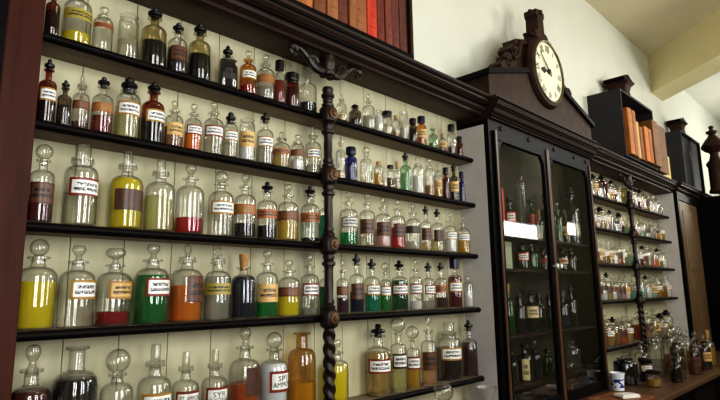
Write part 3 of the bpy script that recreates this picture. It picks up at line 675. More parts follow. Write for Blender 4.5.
ROWN = ['top', 'second', 'third', 'fourth', 'bottom']
DATA = [
(0, 0, 0.4784, -0.1177, 0.0203, 0.1655, 'std', 'amber', 'maroon', 0.8, 'ball', 'none', 'brown glass bottle cut off by the picture top, first from the brown upright, top shelf'),
(0, 0, 0.5571, -0.0946, 0.0427, 0.2234, 'std', 'clear', 'yellow', 0.28, 'ball', 'olive', 'clear bottle with shallow yellow liquid and olive label, second from the brown upright, top shelf'),
(0, 0, 0.6336, -0.1065, 0.031, 0.1586, 'wide', 'clear', 'none', 0, 'mush', 'neckband', 'empty clear jar with orange neck band, third from the brown upright, top shelf'),
(0, 0, 0.7172, -0.1049, 0.0331, 0.1597, 'open', 'clear', 'pale', 0.5, 'none', 'none', 'unstoppered wide-mouthed clear jar, fourth from the brown upright, top shelf'),
(0, 0, 0.8128, -0.0945, 0.0435, 0.2299, 'std', 'olive', 'black', 0.68, 'black', 'none', 'dark-filled olive glass bottle with black stopper, fifth from the brown upright, top shelf'),
(0, 0, 0.8988, -0.1032, 0.0348, 0.2005, 'std', 'clear', 'black', 0.8, 'black', 'brown', 'dark bottle with dull brown paper label, sixth from the brown upright, top shelf'),
(0, 0, 0.9914, -0.0961, 0.0419, 0.2327, 'std', 'olive', 'black', 0.72, 'black', 'none', 'tall olive bottle three quarters full of black liquid, seventh from the brown upright, top shelf'),
(0, 0, 1.1111, -0.1016, 0.0364, 0.181, 'sq', 'clear', 'black', 0.95, 'black', 'dark', 'short square black bottle with dark label, eighth from the brown upright, top shelf'),
(0, 0, 1.2051, -0.1042, 0.0338, 0.1895, 'std', 'amberlt', 'red', 0.3, 'mush', 'white', 'amber tinted bottle with white label over red liquid, ninth from the brown upright, top shelf'),
(0, 0, 1.2941, -0.101, 0.037, 0.2014, 'std', 'clear', 'grey', 0.45, 'mush', 'tanband', 'clear bottle with orange brown label and greyish contents, tenth from the brown upright, top shelf'),
(0, 0, 1.3564, -0.1149, 0.0231, 0.1895, 'slim', 'clear', 'redbrown', 0.8, 'cap', 'none', 'slim red brown bottle with black cap, eleventh from the brown upright, top shelf'),
(0, 0, 1.4297, -0.1079, 0.0301, 0.1544, 'jar', 'amber', 'redbrown', 0.8, 'lid', 'none', 'squat amber jar with black lid, twelfth from the brown upright, top shelf'),
(0, 0, 1.5291, -0.0978, 0.0402, 0.2004, 'std', 'clear', 'black', 0.36, 'none', 'none', 'unstoppered clear bottle one third full of black liquid, thirteenth from the brown upright, top shelf'),
(0, 0, 1.721, -0.1145, 0.0235, 0.1319, 'std', 'clear', 'amberp', 0.35, 'plug', 'none', 'small clear bottle with trace of amber, first past the carved pillar, top shelf'),
(0, 0, 1.819, -0.1066, 0.0314, 0.111, 'std', 'smoke', 'brown', 0.5, 'black', 'none', 'squat smoky brown bottle with black stopper, second past the carved pillar, top shelf'),
(0, 0, 1.9134, -0.1082, 0.0298, 0.1861, 'std', 'clear', 'grey', 0.6, 'mush', 'none', 'tall clear bottle of greyish contents, third past the carved pillar, top shelf'),
(0, 0, 1.9792, -0.1179, 0.0201, 0.1183, 'vial', 'clear', 'white', 0.9, 'none', 'none', 'small vial of white powder, fourth past the carved pillar, top shelf'),
(0, 0, 2.0463, -0.1124, 0.0256, 0.1249, 'jar', 'clear', 'pale', 0.6, 'lid', 'none', 'clear jar with dark lid, fifth past the carved pillar, top shelf'),
(0, 0, 2.1098, -0.1186, 0.0194, 0.1164, 'vial', 'clear', 'brownp', 0.4, 'cork', 'none', 'small clear vial of brownish contents, sixth past the carved pillar, top shelf'),
(0, 0, 2.1799, -0.1129, 0.0251, 0.1534, 'open', 'clear', 'grey', 0.5, 'none', 'none', 'dusty open clear cylinder, seventh past the carved pillar, top shelf'),
(0, 0, 2.255, -0.1152, 0.0228, 0.1335, 'slim', 'smoke', 'brown', 0.85, 'cap', 'none', 'dark brown slim bottle, eighth past the carved pillar, top shelf'),
(0, 0, 2.3341, -0.112, 0.026, 0.1637, 'slim', 'amberlt', 'amberp', 0.7, 'bluecap', 'tan', 'amber bottle with tall blue black stopper, ninth past the carved pillar, top shelf'),
(0, 0, 2.4383, -0.1115, 0.0265, 0.1166, 'std', 'green', 'pale', 0.4, 'none', 'none', 'greenish clear open bottle, tenth past the carved pillar, top shelf'),
(0, 0, 2.5252, -0.1139, 0.0241, 0.1044, 'std', 'clear', 'brownp', 0.6, 'cork', 'tan', 'small bottle with tan label, eleventh past the carved pillar, top shelf'),
(0, 0, 2.6178, -0.1134, 0.0246, 0.1788, 'slim', 'clear', 'plum', 0.35, 'cap', 'none', 'clear slim bottle with plum coloured dregs, twelfth past the carved pillar, top shelf'),
(0, 0, 2.6919, -0.1175, 0.0205, 0.1189, 'slim', 'amber', 'redbrown', 0.8, 'cap', 'none', 'small red brown bottle, thirteenth past the carved pillar, top shelf'),
(0, 1, 0.4833, -0.1129, 0.0247, 0.2019, 'std', 'amber', 'maroon', 0.7, 'black', 'white', 'amber bottle with white label and black stopper, first from the brown upright, second shelf'),
(0, 1, 0.531, -0.1176, 0.0201, 0.1462, 'std', 'smoke', 'brown', 0.7, 'black', 'none', 'short smoky bottle with black stopper, second from the brown upright, second shelf'),
(0, 1, 0.5799, -0.1134, 0.0246, 0.1746, 'std', 'clear', 'brown', 0.2, 'plug', 'brownband', 'clear bottle with brown band and tall plug stopper, third from the brown upright, second shelf'),
(0, 1, 0.6481, -0.1056, 0.0324, 0.1928, 'std', 'clear', 'redbrown', 0.48, 'black', 'tanband', 'bottle of red brown liquid under gold band, fourth from the brown upright, second shelf'),
(0, 1, 0.7335, -0.0991, 0.0389, 0.2153, 'wide', 'clear', 'paleyellow', 0.75, 'black', 'white', 'wide bottle of pale yellow liquid with bluish label, fifth from the brown upright, second shelf'),
(0, 1, 0.8205, -0.0996, 0.0384, 0.225, 'std', 'amber', 'black', 0.62, 'black', 'white', 'amber bottle of black liquid with white label, sixth from the brown upright, second shelf'),
(0, 1, 0.8965, -0.1059, 0.0321, 0.1729, 'std', 'clear', 'brownp', 0.7, 'mush', 'tan', 'clear bottle with large tan paper label, seventh from the brown upright, second shelf'),
(0, 1, 0.9711, -0.1073, 0.0307, 0.1795, 'std', 'clear', 'orange', 0.6, 'mush', 'redw', 'bottle of orange liquid with red framed label, eighth from the brown upright, second shelf'),
(0, 1, 1.0577, -0.1014, 0.0366, 0.2102, 'std', 'clear', 'none', 0, 'mush', 'redw', 'clear bottle with broad red framed label, ninth from the brown upright, second shelf'),
(0, 1, 1.1272, -0.1098, 0.0282, 0.1827, 'wide', 'clear', 'pale', 0.5, 'black', 'white', 'clear bottle with dark flat stopper and white label, tenth from the brown upright, second shelf'),
(0, 1, 1.205, -0.1069, 0.0311, 0.1725, 'open', 'clear', 'white', 0.8, 'none', 'tan', 'open straight jar with tan label and white contents, eleventh from the brown upright, second shelf'),
(0, 1, 1.294, -0.1037, 0.0343, 0.221, 'std', 'clear', 'grey', 0.55, 'black', 'white', 'clear bottle of cloudy liquid with small black stopper, twelfth from the brown upright, second shelf'),
(0, 1, 1.3806, -0.1016, 0.0364, 0.156, 'std', 'clear', 'amberp', 0.6, 'plug', 'orange', 'short clear bottle with orange brown contents, thirteenth from the brown upright, second shelf'),
(0, 1, 1.4616, -0.1081, 0.0299, 0.16, 'wide', 'clear', 'white', 0.4, 'mush', 'brownband', 'clear wide-necked bottle with brown band, fourteenth from the brown upright, second shelf'),
(0, 1, 1.5552, -0.1016, 0.0364, 0.215, 'std', 'clear', 'grey', 0.3, 'plug', 'white', 'clear bottle with gold rimmed white label, fifteenth from the brown upright, second shelf'),
(0, 1, 1.7088, -0.1173, 0.0207, 0.208, 'std', 'clear', 'amberp', 0.3, 'plug', 'none', 'dusty clear bottle half hidden, first past the carved pillar, second shelf'),
(0, 1, 1.7855, -0.1086, 0.0294, 0.164, 'slim', 'blue', 'blue', 0.8, 'bluecap', 'none', 'cobalt blue bottle with blue cap, second past the carved pillar, second shelf'),
(0, 1, 1.8879, -0.1089, 0.0291, 0.1853, 'std', 'clear', 'none', 0, 'ball', 'none', 'clear empty bottle with ball stopper, third past the carved pillar, second shelf'),
(0, 1, 1.9694, -0.1158, 0.0222, 0.1222, 'vial', 'clear', 'yellowbr', 0.7, 'cork', 'none', 'short amber yellow vial with cork, fourth past the carved pillar, second shelf'),
(0, 1, 2.0035, -0.1281, 0.0099, 0.1, 'vial', 'clear', 'none', 0, 'none', 'none', 'tiny clear vial, fifth past the carved pillar, second shelf'),
(0, 1, 2.0541, -0.1204, 0.0176, 0.1171, 'vial', 'clear', 'brown', 0.6, 'cap', 'none', 'small vial of dark contents with black cap, sixth past the carved pillar, second shelf'),
(0, 1, 2.1038, -0.1214, 0.0166, 0.1433, 'slim', 'clear', 'pale', 0.6, 'cork', 'none', 'slim pale vial with brown cork, seventh past the carved pillar, second shelf'),
(0, 1, 2.1897, -0.108, 0.03, 0.2088, 'std', 'green', 'greenp', 0.75, 'black', 'none', 'green tinted bottle with black stopper, eighth past the carved pillar, second shelf'),
(0, 1, 2.2958, -0.1072, 0.0308, 0.2054, 'wide', 'clear', 'white', 0.7, 'mush', 'none', 'clear jar of whitish contents, ninth past the carved pillar, second shelf'),
(0, 1, 2.3933, -0.1107, 0.0273, 0.2101, 'wide', 'clear', 'brownp', 0.4, 'mush', 'none', 'clear jar with faint brown contents, tenth past the carved pillar, second shelf'),
(0, 1, 2.4641, -0.1159, 0.0221, 0.1921, 'std', 'clear', 'yellowbr', 0.7, 'mush', 'tan', 'bottle with tall tan label, eleventh past the carved pillar, second shelf'),
(0, 1, 2.5364, -0.1184, 0.0196, 0.1798, 'slim', 'amber', 'redbrown', 0.9, 'cap', 'none', 'slim dark red bottle, twelfth past the carved pillar, second shelf'),
(0, 1, 2.6277, -0.1108, 0.0272, 0.2196, 'std', 'smoke', 'plum', 0.8, 'black', 'tan', 'smoky bottle with tan label and plum contents, thirteenth past the carved pillar, second shelf'),
(0, 1, 2.6935, -0.1207, 0.0173, 0.1797, 'slim', 'blue', 'blue', 0.8, 'bluecap', 'none', 'small blue bottle at the shelf end, fourteenth past the carved pillar, second shelf'),
(0, 2, 0.4914, -0.1046, 0.0334, 0.238, 'std', 'clear', 'maroon', 0.45, 'ball', 'brown', 'bottle with dark red liquid below brown paper label, first from the brown upright, third shelf'),
(0, 2, 0.6056, -0.089, 0.049, 0.2577, 'wide', 'clear', 'pale', 0.6, 'cyl', 'redw', 'big wide-necked clear bottle with red framed white label, second from the brown upright, third shelf'),
(0, 2, 0.7497, -0.0859, 0.0521, 0.2629, 'std', 'clear', 'yellow', 0.97, 'cyl', 'darkp', 'bottle full of bright yellow liquid with dark label, third from the brown upright, third shelf'),
(0, 2, 0.8658, -0.0874, 0.0506, 0.2545, 'std', 'clear', 'paleyellow', 0.8, 'cyl', 'none', 'clear bottle of pale yellow green liquid, fourth from the brown upright, third shelf'),
(0, 2, 0.9792, -0.0878, 0.0502, 0.2565, 'std', 'clear', 'red', 0.37, 'mush', 'none', 'clear bottle one third full of red liquid, fifth from the brown upright, third shelf'),
(0, 2, 1.1058, -0.0904, 0.0476, 0.251, 'std', 'clear', 'none', 0, 'ball', 'white', 'empty looking clear bottle with gold framed label, sixth from the brown upright, third shelf'),
(0, 2, 1.2092, -0.0959, 0.0421, 0.2537, 'std', 'clear', 'black', 0.36, 'mush', 'tanband', 'clear bottle with amber band above dark liquid, seventh from the brown upright, third shelf'),
(0, 2, 1.3136, -0.0972, 0.0408, 0.2357, 'std', 'clear', 'black', 0.38, 'black', 'orange', 'black stoppered bottle with orange label above dark liquid, eighth from the brown upright, third shelf'),
(0, 2, 1.4231, -0.0945, 0.0435, 0.2425, 'std', 'clear', 'yellowpl', 0.85, 'mush', 'brownband', 'bottle of dull yellow liquid with brown band, ninth from the brown upright, third shelf'),
(0, 2, 1.5417, -0.097, 0.041, 0.2491, 'std', 'clear', 'black', 0.13, 'black', 'orange', 'black stoppered bottle with dregs and orange label, tenth from the brown upright, third shelf'),
(0, 2, 1.6261, -0.1071, 0.0309, 0.2406, 'std', 'clear', 'teal', 0.85, 'mush', 'none', 'teal green bottle half hidden by the pillar, eleventh from the brown upright, third shelf'),
(0, 2, 1.778, -0.0951, 0.0429, 0.2519, 'std', 'clear', 'green', 0.38, 'mush', 'grey', 'clear bottle with grey label above green liquid, first past the carved pillar, third shelf'),
(0, 2, 1.8981, -0.0997, 0.0383, 0.2612, 'std', 'clear', 'pale', 0.3, 'mush', 'brown', 'clear bottle with brown paper label, second past the carved pillar, third shelf'),
(0, 2, 2.0142, -0.0985, 0.0395, 0.2526, 'std', 'clear', 'pink', 0.6, 'mush', 'brown', 'bottle of pale pink contents with brown label, third past the carved pillar, third shelf'),
(0, 2, 2.1254, -0.1012, 0.0368, 0.2548, 'std', 'clear', 'red', 0.7, 'mush', 'brown', 'bottle of bright red liquid, fourth past the carved pillar, third shelf'),
(0, 2, 2.2495, -0.0988, 0.0392, 0.2449, 'std', 'clear', 'grey', 0.3, 'mush', 'darkband', 'clear bottle with dark band label, fifth past the carved pillar, third shelf'),
(0, 2, 2.3462, -0.1101, 0.0279, 0.2429, 'std', 'clear', 'amberp', 0.3, 'black', 'brown', 'clear bottle with slanting brown label, sixth past the carved pillar, third shelf'),
(0, 2, 2.4557, -0.1053, 0.0327, 0.2381, 'std', 'clear', 'paleyellow', 0.5, 'black', 'darkp', 'black stoppered bottle with dark brown label, seventh past the carved pillar, third shelf'),
(0, 2, 2.5819, -0.103, 0.035, 0.2278, 'std', 'clear', 'white', 0.55, 'mush', 'white', 'bottle half full of white powder, eighth past the carved pillar, third shelf'),
(0, 2, 2.7138, -0.1021, 0.0359, 0.2226, 'std', 'clear', 'golden', 0.65, 'mush', 'white', 'bottle of golden liquid with white label, ninth past the carved pillar, third shelf'),
(0, 3, 0.5042, -0.0878, 0.0534, 0.261, 'std', 'clear', 'yellow', 0.87, 'ball', 'none', 'largest bottle of bright yellow liquid with ball stopper, first from the brown upright, fourth shelf'),
(0, 3, 0.6138, -0.0891, 0.0521, 0.2488, 'std', 'clear', 'none', 0, 'mush', 'white', 'large clear bottle with gold framed white label, second from the brown upright, fourth shelf'),
(0, 3, 0.7259, -0.0895, 0.0525, 0.245, 'std', 'clear', 'crimson', 0.3, 'bigmush', 'tanpt', 'clear bottle with crimson liquid and pointed tan label, third from the brown upright, fourth shelf'),
(0, 3, 0.8531, -0.0853, 0.0567, 0.265, 'std', 'clear', 'green', 0.9, 'mush', 'redw', 'bottle of deep green liquid with red framed label, fourth from the brown upright, fourth shelf'),
(0, 3, 0.9786, -0.0865, 0.0555, 0.2663, 'std', 'clear', 'orange', 0.78, 'ring', 'brown', 'bottle of orange liquid with dull red label, fifth from the brown upright, fourth shelf'),
(0, 3, 1.0982, -0.094, 0.048, 0.2627, 'std', 'clear', 'grey', 0.9, 'ring', 'olive', 'greyish bottle with olive yellow band and ring stopper, sixth from the brown upright, fourth shelf'),
(0, 3, 1.2102, -0.0954, 0.0466, 0.243, 'std', 'clear', 'navy', 0.99, 'cork', 'none', 'bottle full of navy blue liquid with cork, seventh from the brown upright, fourth shelf'),
(0, 3, 1.3169, -0.0992, 0.0428, 0.2649, 'std', 'clear', 'green', 0.42, 'mush', 'tan', 'clear bottle with tan label above green liquid, eighth from the brown upright, fourth shelf'),
(0, 3, 1.4295, -0.0963, 0.0457, 0.2311, 'std', 'clear', 'yellow', 0.62, 'mush', 'brownband', 'bottle of yellow liquid with brown band, ninth from the brown upright, fourth shelf'),
(0, 3, 1.5349, -0.1031, 0.0389, 0.2576, 'std', 'clear', 'grey', 0.2, 'mush', 'redw', 'clear bottle with red edged white label, tenth from the brown upright, fourth shelf'),
(0, 3, 1.6198, -0.1118, 0.0302, 0.2344, 'std', 'clear', 'dkgreen', 0.85, 'mush', 'none', 'dark green bottle half hidden by the pillar, eleventh from the brown upright, fourth shelf'),
(0, 3, 1.7155, -0.1154, 0.0266, 0.2373, 'std', 'clear', 'plum', 0.5, 'mush', 'brownband', 'clear bottle with brown band and plum contents, first past the carved pillar, fourth shelf'),
(0, 3, 1.8124, -0.1088, 0.0332, 0.2685, 'std', 'clear', 'navy', 0.6, 'black', 'brown', 'dark blue bottle with red brown label, second past the carved pillar, fourth shelf'),
(0, 3, 1.9185, -0.1055, 0.0365, 0.2492, 'std', 'clear', 'teal', 0.6, 'black', 'white', 'bottle of bright teal liquid with white label, third past the carved pillar, fourth shelf'),
(0, 3, 2.0013, -0.1156, 0.0264, 0.2346, 'std', 'clear', 'greenm', 0.6, 'ball', 'white', 'slim bottle of mid green liquid, fourth past the carved pillar, fourth shelf'),
(0, 3, 2.1261, -0.0997, 0.0423, 0.249, 'std', 'clear', 'dkgreen', 0.9, 'black', 'redw', 'dark green bottle with red framed label, fifth past the carved pillar, fourth shelf'),
(0, 3, 2.2426, -0.1088, 0.0332, 0.2574, 'std', 'clear', 'white', 0.3, 'mush', 'redw', 'clear bottle with red framed label, sixth past the carved pillar, fourth shelf'),
(0, 3, 2.353, -0.108, 0.034, 0.2452, 'std', 'clear', 'grey', 0.3, 'black', 'redw', 'clear bottle with dark dregs and red framed label, seventh past the carved pillar, fourth shelf'),
(0, 3, 2.4618, -0.1099, 0.0321, 0.2483, 'std', 'clear', 'plum', 0.4, 'black', 'orange', 'bottle with amber label and dark stopper, eighth past the carved pillar, fourth shelf'),
(0, 3, 2.6024, -0.1033, 0.0387, 0.2782, 'std', 'clear', 'maroon', 0.95, 'bluecap', 'white', 'dark red bottle with navy stopper and white label, ninth past the carved pillar, fourth shelf'),
(0, 3, 2.7165, -0.1139, 0.0281, 0.2182, 'std', 'clear', 'white', 0.7, 'mush', 'none', 'small bottle of whitish contents, tenth past the carved pillar, fourth shelf'),
(0, 4, 0.5098, -0.0901, 0.0519, 0.3384, 'std', 'clear', 'maroon', 0.97, 'mush', 'white', 'big dark maroon bottle with white label, first from the brown upright, bottom shelf'),
(0, 4, 0.6325, -0.0797, 0.0623, 0.3227, 'std', 'clear', 'black', 0.93, 'flat', 'none', 'big bottle of black liquid with flat lip, second from the brown upright, bottom shelf'),
(0, 4, 0.7511, -0.0935, 0.0485, 0.3079, 'std', 'clear', 'pale', 0.5, 'globe', 'none', 'clear bottle with large hollow globe stopper, third from the brown upright, bottom shelf'),
(0, 4, 0.8765, -0.0881, 0.0539, 0.312, 'std', 'clear', 'grey', 0.6, 'sqplug', 'white', 'clear bottle with square stopper and gold framed label, fourth from the brown upright, bottom shelf'),
(0, 4, 0.983, -0.0965, 0.0455, 0.2793, 'std', 'clear', 'none', 0, 'plug', 'text1', 'clear bottle with brown framed two-line label, fifth from the brown upright, bottom shelf'),
(0, 4, 1.0959, -0.0965, 0.0455, 0.2767, 'std', 'clear', 'none', 0, 'plug', 'text2', 'clear bottle with red brown framed label, sixth from the brown upright, bottom shelf'),
(0, 4, 1.2295, -0.0851, 0.0569, 0.348, 'std', 'clear', 'orangebr', 0.7, 'mush', 'darkp', 'bottle of orange brown liquid with dark label, seventh from the brown upright, bottom shelf'),
(0, 4, 1.3646, -0.0878, 0.0542, 0.3233, 'std', 'clear', 'milk', 0.97, 'ball', 'text3', 'milky bluish white bottle with red framed label, eighth from the brown upright, bottom shelf'),
(0, 4, 1.5092, -0.0848, 0.0572, 0.3125, 'flask', 'honey', 'amberg', 0.52, 'lip', 'none', 'unstoppered amber gold bottle with wide lip, ninth from the brown upright, bottom shelf'),
(0, 4, 1.6999, -0.0922, 0.0498, 0.2736, 'std', 'clear', 'yellow', 0.9, 'mush', 'none', 'yellow bottle standing behind the twisted pillar, tenth from the brown upright, bottom shelf'),
(0, 4, 1.9781, -0.0831, 0.0589, 0.3237, 'std', 'clear', 'amberp', 0.9, 'black', 'redw', 'pale amber bottle with brown framed label, first past the carved pillar, bottom shelf'),
(0, 4, 2.1005, -0.1033, 0.0387, 0.3493, 'std', 'clear', 'paleyellow', 0.7, 'globe', 'darkw', 'bottle with big globe stopper and dark framed label, second past the carved pillar, bottom shelf'),
(0, 4, 2.2063, -0.1073, 0.0347, 0.3032, 'std', 'clear', 'yellowbr', 0.7, 'globe', 'redw', 'yellow filled bottle with smaller globe stopper, third past the carved pillar, bottom shelf'),
(0, 4, 2.3443, -0.1009, 0.0411, 0.3417, 'std', 'clear', 'pinkamber', 0.75, 'mush', 'brown', 'bottle of pink amber liquid with brown label, fourth past the carved pillar, bottom shelf'),
(0, 4, 2.5606, -0.078, 0.064, 0.3054, 'wide', 'clear', 'brownblk', 0.85, 'plug', 'white', 'wide bottle of nearly black liquid with white label, fifth past the carved pillar, bottom shelf'),
(0, 4, 2.7278, -0.0975, 0.0445, 0.3092, 'std', 'clear', 'plum', 0.9, 'black', 'none', 'dark plum bottle at the shelf end, sixth past the carved pillar, bottom shelf'),
(1, 0, 4.6543, -0.0968, 0.0412, 0.1967, 'std', 'clear', 'white', 0.8828878080713949, 'mush', 'none', 'unlabelled white filled bottle, first past the glazed cabinet, far rack top shelf'),
(1, 0, 4.7629, -0.0951, 0.0429, 0.1988, 'wide', 'clear', 'brownp', 0.841995704010697, 'black', 'tan', 'tan labelled light brown bottle, second past the glazed cabinet, far rack top shelf'),
(1, 0, 4.8714, -0.0985, 0.0395, 0.2091, 'std', 'clear', 'white', 0.6494454778205975, 'mush', 'none', 'unlabelled white filled bottle, third past the glazed cabinet, far rack top shelf'),
(1, 0, 4.98, -0.0896, 0.0484, 0.2257, 'wide', 'amber', 'redbrown', 0.8882768888502903, 'black', 'none', 'unlabelled red brown bottle, fourth past the glazed cabinet, far rack top shelf'),
(1, 0, 5.0886, -0.0912, 0.0468, 0.2016, 'std', 'clear', 'amberg', 0.6260154757904766, 'mush', 'redw', 'red-framed amber gold bottle, fifth past the glazed cabinet, far rack top shelf'),
(1, 0, 5.1971, -0.0936, 0.0444, 0.2039, 'std', 'clear', 'redbrown', 0.7163795549555579, 'black', 'white', 'white labelled red brown bottle, sixth past the glazed cabinet, far rack top shelf'),
(1, 0, 5.3057, -0.0974, 0.0406, 0.1968, 'std', 'clear', 'white', 0.7420763662755435, 'mush', 'redw', 'red-framed white filled bottle, seventh past the glazed cabinet, far rack top shelf'),
(1, 1, 4.6543, -0.0894, 0.0486, 0.2061, 'std', 'clear', 'golden', 0.624322638019149, 'mush', 'white', 'white labelled golden bottle, first past the glazed cabinet, far rack second shelf'),
(1, 1, 4.7629, -0.0935, 0.0445, 0.1849, 'std', 'clear', 'pink', 0.7556616258650015, 'mush', 'redw', 'red-framed pale pink bottle, second past the glazed cabinet, far rack second shelf'),
(1, 1, 4.8714, -0.0897, 0.0483, 0.1951, 'wide', 'clear', 'paleyellow', 0.7028529796266468, 'black', 'white', 'white labelled pale yellow bottle, third past the glazed cabinet, far rack second shelf'),
(1, 1, 4.98, -0.09, 0.048, 0.2054, 'wide', 'clear', 'pink', 0.6199315408158182, 'mush', 'white', 'white labelled pale pink bottle, fourth past the glazed cabinet, far rack second shelf'),
(1, 1, 5.0886, -0.0939, 0.0441, 0.1891, 'std', 'clear', 'grey', 0.7897994945373057, 'black', 'none', 'unlabelled greyish bottle, fifth past the glazed cabinet, far rack second shelf'),
(1, 1, 5.1971, -0.093, 0.045, 0.1898, 'std', 'clear', 'white', 0.7307773003286332, 'mush', 'darkband', 'dark banded white filled bottle, sixth past the glazed cabinet, far rack second shelf'),
(1, 1, 5.3057, -0.0975, 0.0405, 0.185, 'wide', 'clear', 'plum', 0.7675586950750176, 'black', 'white', 'white labelled plum coloured bottle, seventh past the glazed cabinet, far rack second shelf'),
(1, 2, 4.6543, -0.0982, 0.0398, 0.196, 'std', 'clear', 'golden', 0.6054562575879923, 'mush', 'brown', 'brown labelled golden bottle, first past the glazed cabinet, far rack third shelf'),
(1, 2, 4.7629, -0.0968, 0.0412, 0.2254, 'std', 'clear', 'amberp', 0.8325718305675446, 'mush', 'tan', 'tan labelled pale amber bottle, second past the glazed cabinet, far rack third shelf'),
(1, 2, 4.8714, -0.0928, 0.0452, 0.2033, 'std', 'clear', 'brownp', 0.8040131155057127, 'plug', 'white', 'white labelled light brown bottle, third past the glazed cabinet, far rack third shelf'),
(1, 2, 4.98, -0.0958, 0.0422, 0.2008, 'std', 'clear', 'paleyellow', 0.6574245614426217, 'plug', 'tan', 'tan labelled pale yellow bottle, fourth past the glazed cabinet, far rack third shelf'),
(1, 2, 5.0886, -0.0944, 0.0436, 0.1952, 'std', 'clear', 'white', 0.6750142120904504, 'mush', 'none', 'unlabelled white filled bottle, fifth past the glazed cabinet, far rack third shelf'),
(1, 2, 5.1971, -0.0919, 0.0461, 0.2308, 'std', 'clear', 'orangebr', 0.699392168759756, 'mush', 'brown', 'brown labelled orange brown bottle, sixth past the glazed cabinet, far rack third shelf'),
(1, 2, 5.3057, -0.0892, 0.0488, 0.2241, 'std', 'clear', 'grey', 0.7364356000041224, 'mush', 'white', 'white labelled greyish bottle, seventh past the glazed cabinet, far rack third shelf'),
(1, 3, 4.6543, -0.0908, 0.0472, 0.239, 'std', 'clear', 'white', 0.8992909581264271, 'mush', 'brown', 'brown labelled white filled bottle, first past the glazed cabinet, far rack fourth shelf'),
(1, 3, 4.7629, -0.0932, 0.0448, 0.2152, 'wide', 'clear', 'white', 0.6878722245405438, 'plug', 'darkband', 'dark banded white filled bottle, second past the glazed cabinet, far rack fourth shelf'),
(1, 3, 4.8714, -0.0971, 0.0409, 0.2355, 'std', 'clear', 'paleyellow', 0.8962972153729083, 'black', 'brown', 'brown labelled pale yellow bottle, third past the glazed cabinet, far rack fourth shelf'),
(1, 3, 4.98, -0.098, 0.04, 0.1992, 'std', 'clear', 'white', 0.7316442565857376, 'mush', 'brownband', 'brown banded white filled bottle, fourth past the glazed cabinet, far rack fourth shelf'),
(1, 3, 5.0886, -0.0915, 0.0465, 0.2219, 'std', 'clear', 'grey', 0.7263662884611684, 'mush', 'brown', 'brown labelled greyish bottle, fifth past the glazed cabinet, far rack fourth shelf'),
(1, 3, 5.1971, -0.0891, 0.0489, 0.2223, 'std', 'clear', 'pink', 0.8493141357952053, 'ball', 'brown', 'brown labelled pale pink bottle, sixth past the glazed cabinet, far rack fourth shelf'),
(1, 3, 5.3057, -0.0935, 0.0445, 0.2213, 'std', 'clear', 'white', 0.6110417900705195, 'mush', 'tan', 'tan labelled white filled bottle, seventh past the glazed cabinet, far rack fourth shelf'),
(1, 4, 4.676, -0.076, 0.062, 0.2431, 'wide', 'clear', 'brownp', 0.7696032601226628, 'mush', 'none', 'unlabelled light brown bottle, first past the glazed cabinet, far rack bottom shelf'),
(1, 4, 4.828, -0.076, 0.062, 0.2582, 'std', 'clear', 'amberp', 0.8888265652230802, 'ball', 'white', 'white labelled pale amber bottle, second past the glazed cabinet, far rack bottom shelf'),
(1, 4, 4.98, -0.076, 0.062, 0.2365, 'std', 'clear', 'brownp', 0.8234178856920524, 'black', 'none', 'unlabelled light brown bottle, third past the glazed cabinet, far rack bottom shelf'),
(1, 4, 5.132, -0.076, 0.062, 0.227, 'wide', 'clear', 'orangebr', 0.7290322695916622, 'mush', 'brown', 'brown labelled orange brown bottle, fourth past the glazed cabinet, far rack bottom shelf'),
(1, 4, 5.284, -0.076, 0.062, 0.2308, 'wide', 'clear', 'amberp', 0.8699285565558201, 'plug', 'white', 'white labelled pale amber bottle, fifth past the glazed cabinet, far rack bottom shelf'),
(1, 0, 5.5887, -0.086, 0.052, 0.2197, 'wide', 'olive', 'paleyellow', 0.6382898362729407, 'plug', 'none', 'unlabelled pale yellow bottle, first past the far pillar, far rack top shelf'),
(1, 0, 5.7262, -0.086, 0.052, 0.2191, 'wide', 'clear', 'grey', 0.8568938837807247, 'black', 'white', 'white labelled greyish bottle, second past the far pillar, far rack top shelf'),
(1, 0, 5.8637, -0.086, 0.052, 0.2144, 'std', 'clear', 'plum', 0.7905569370044238, 'black', 'white', 'white labelled plum coloured bottle, third past the far pillar, far rack top shelf'),
(1, 0, 6.0012, -0.086, 0.052, 0.2209, 'std', 'clear', 'pink', 0.7211178390550932, 'black', 'redw', 'red-framed pale pink bottle, fourth past the far pillar, far rack top shelf'),
(1, 0, 6.1387, -0.086, 0.052, 0.2308, 'std', 'olive', 'yellowbr', 0.6633585756771907, 'mush', 'darkp', 'dark labelled olive yellow bottle, fifth past the far pillar, far rack top shelf'),
(1, 0, 6.2763, -0.086, 0.052, 0.1955, 'std', 'clear', 'white', 0.8629270753055939, 'plug', 'none', 'unlabelled white filled bottle, sixth past the far pillar, far rack top shelf'),
(1, 0, 6.4138, -0.086, 0.052, 0.2324, 'std', 'clear', 'white', 0.8633633611105429, 'ball', 'none', 'unlabelled white filled bottle, seventh past the far pillar, far rack top shelf'),
(1, 0, 6.5512, -0.086, 0.052, 0.1943, 'std', 'clear', 'grey', 0.6485704437005858, 'mush', 'none', 'unlabelled greyish bottle, eighth past the far pillar, far rack top shelf'),
(1, 1, 5.5986, -0.086, 0.052, 0.1947, 'std', 'clear', 'greenp', 0.6890815343805156, 'mush', 'white', 'white labelled pale green bottle, first past the far pillar, far rack second shelf'),
(1, 1, 5.7557, -0.086, 0.052, 0.2079, 'std', 'clear', 'white', 0.6255423030850321, 'mush', 'none', 'unlabelled white filled bottle, second past the far pillar, far rack second shelf'),
(1, 1, 5.9129, -0.086, 0.052, 0.1766, 'wide', 'clear', 'greenp', 0.6616058121339696, 'ball', 'white', 'white labelled pale green bottle, third past the far pillar, far rack second shelf'),
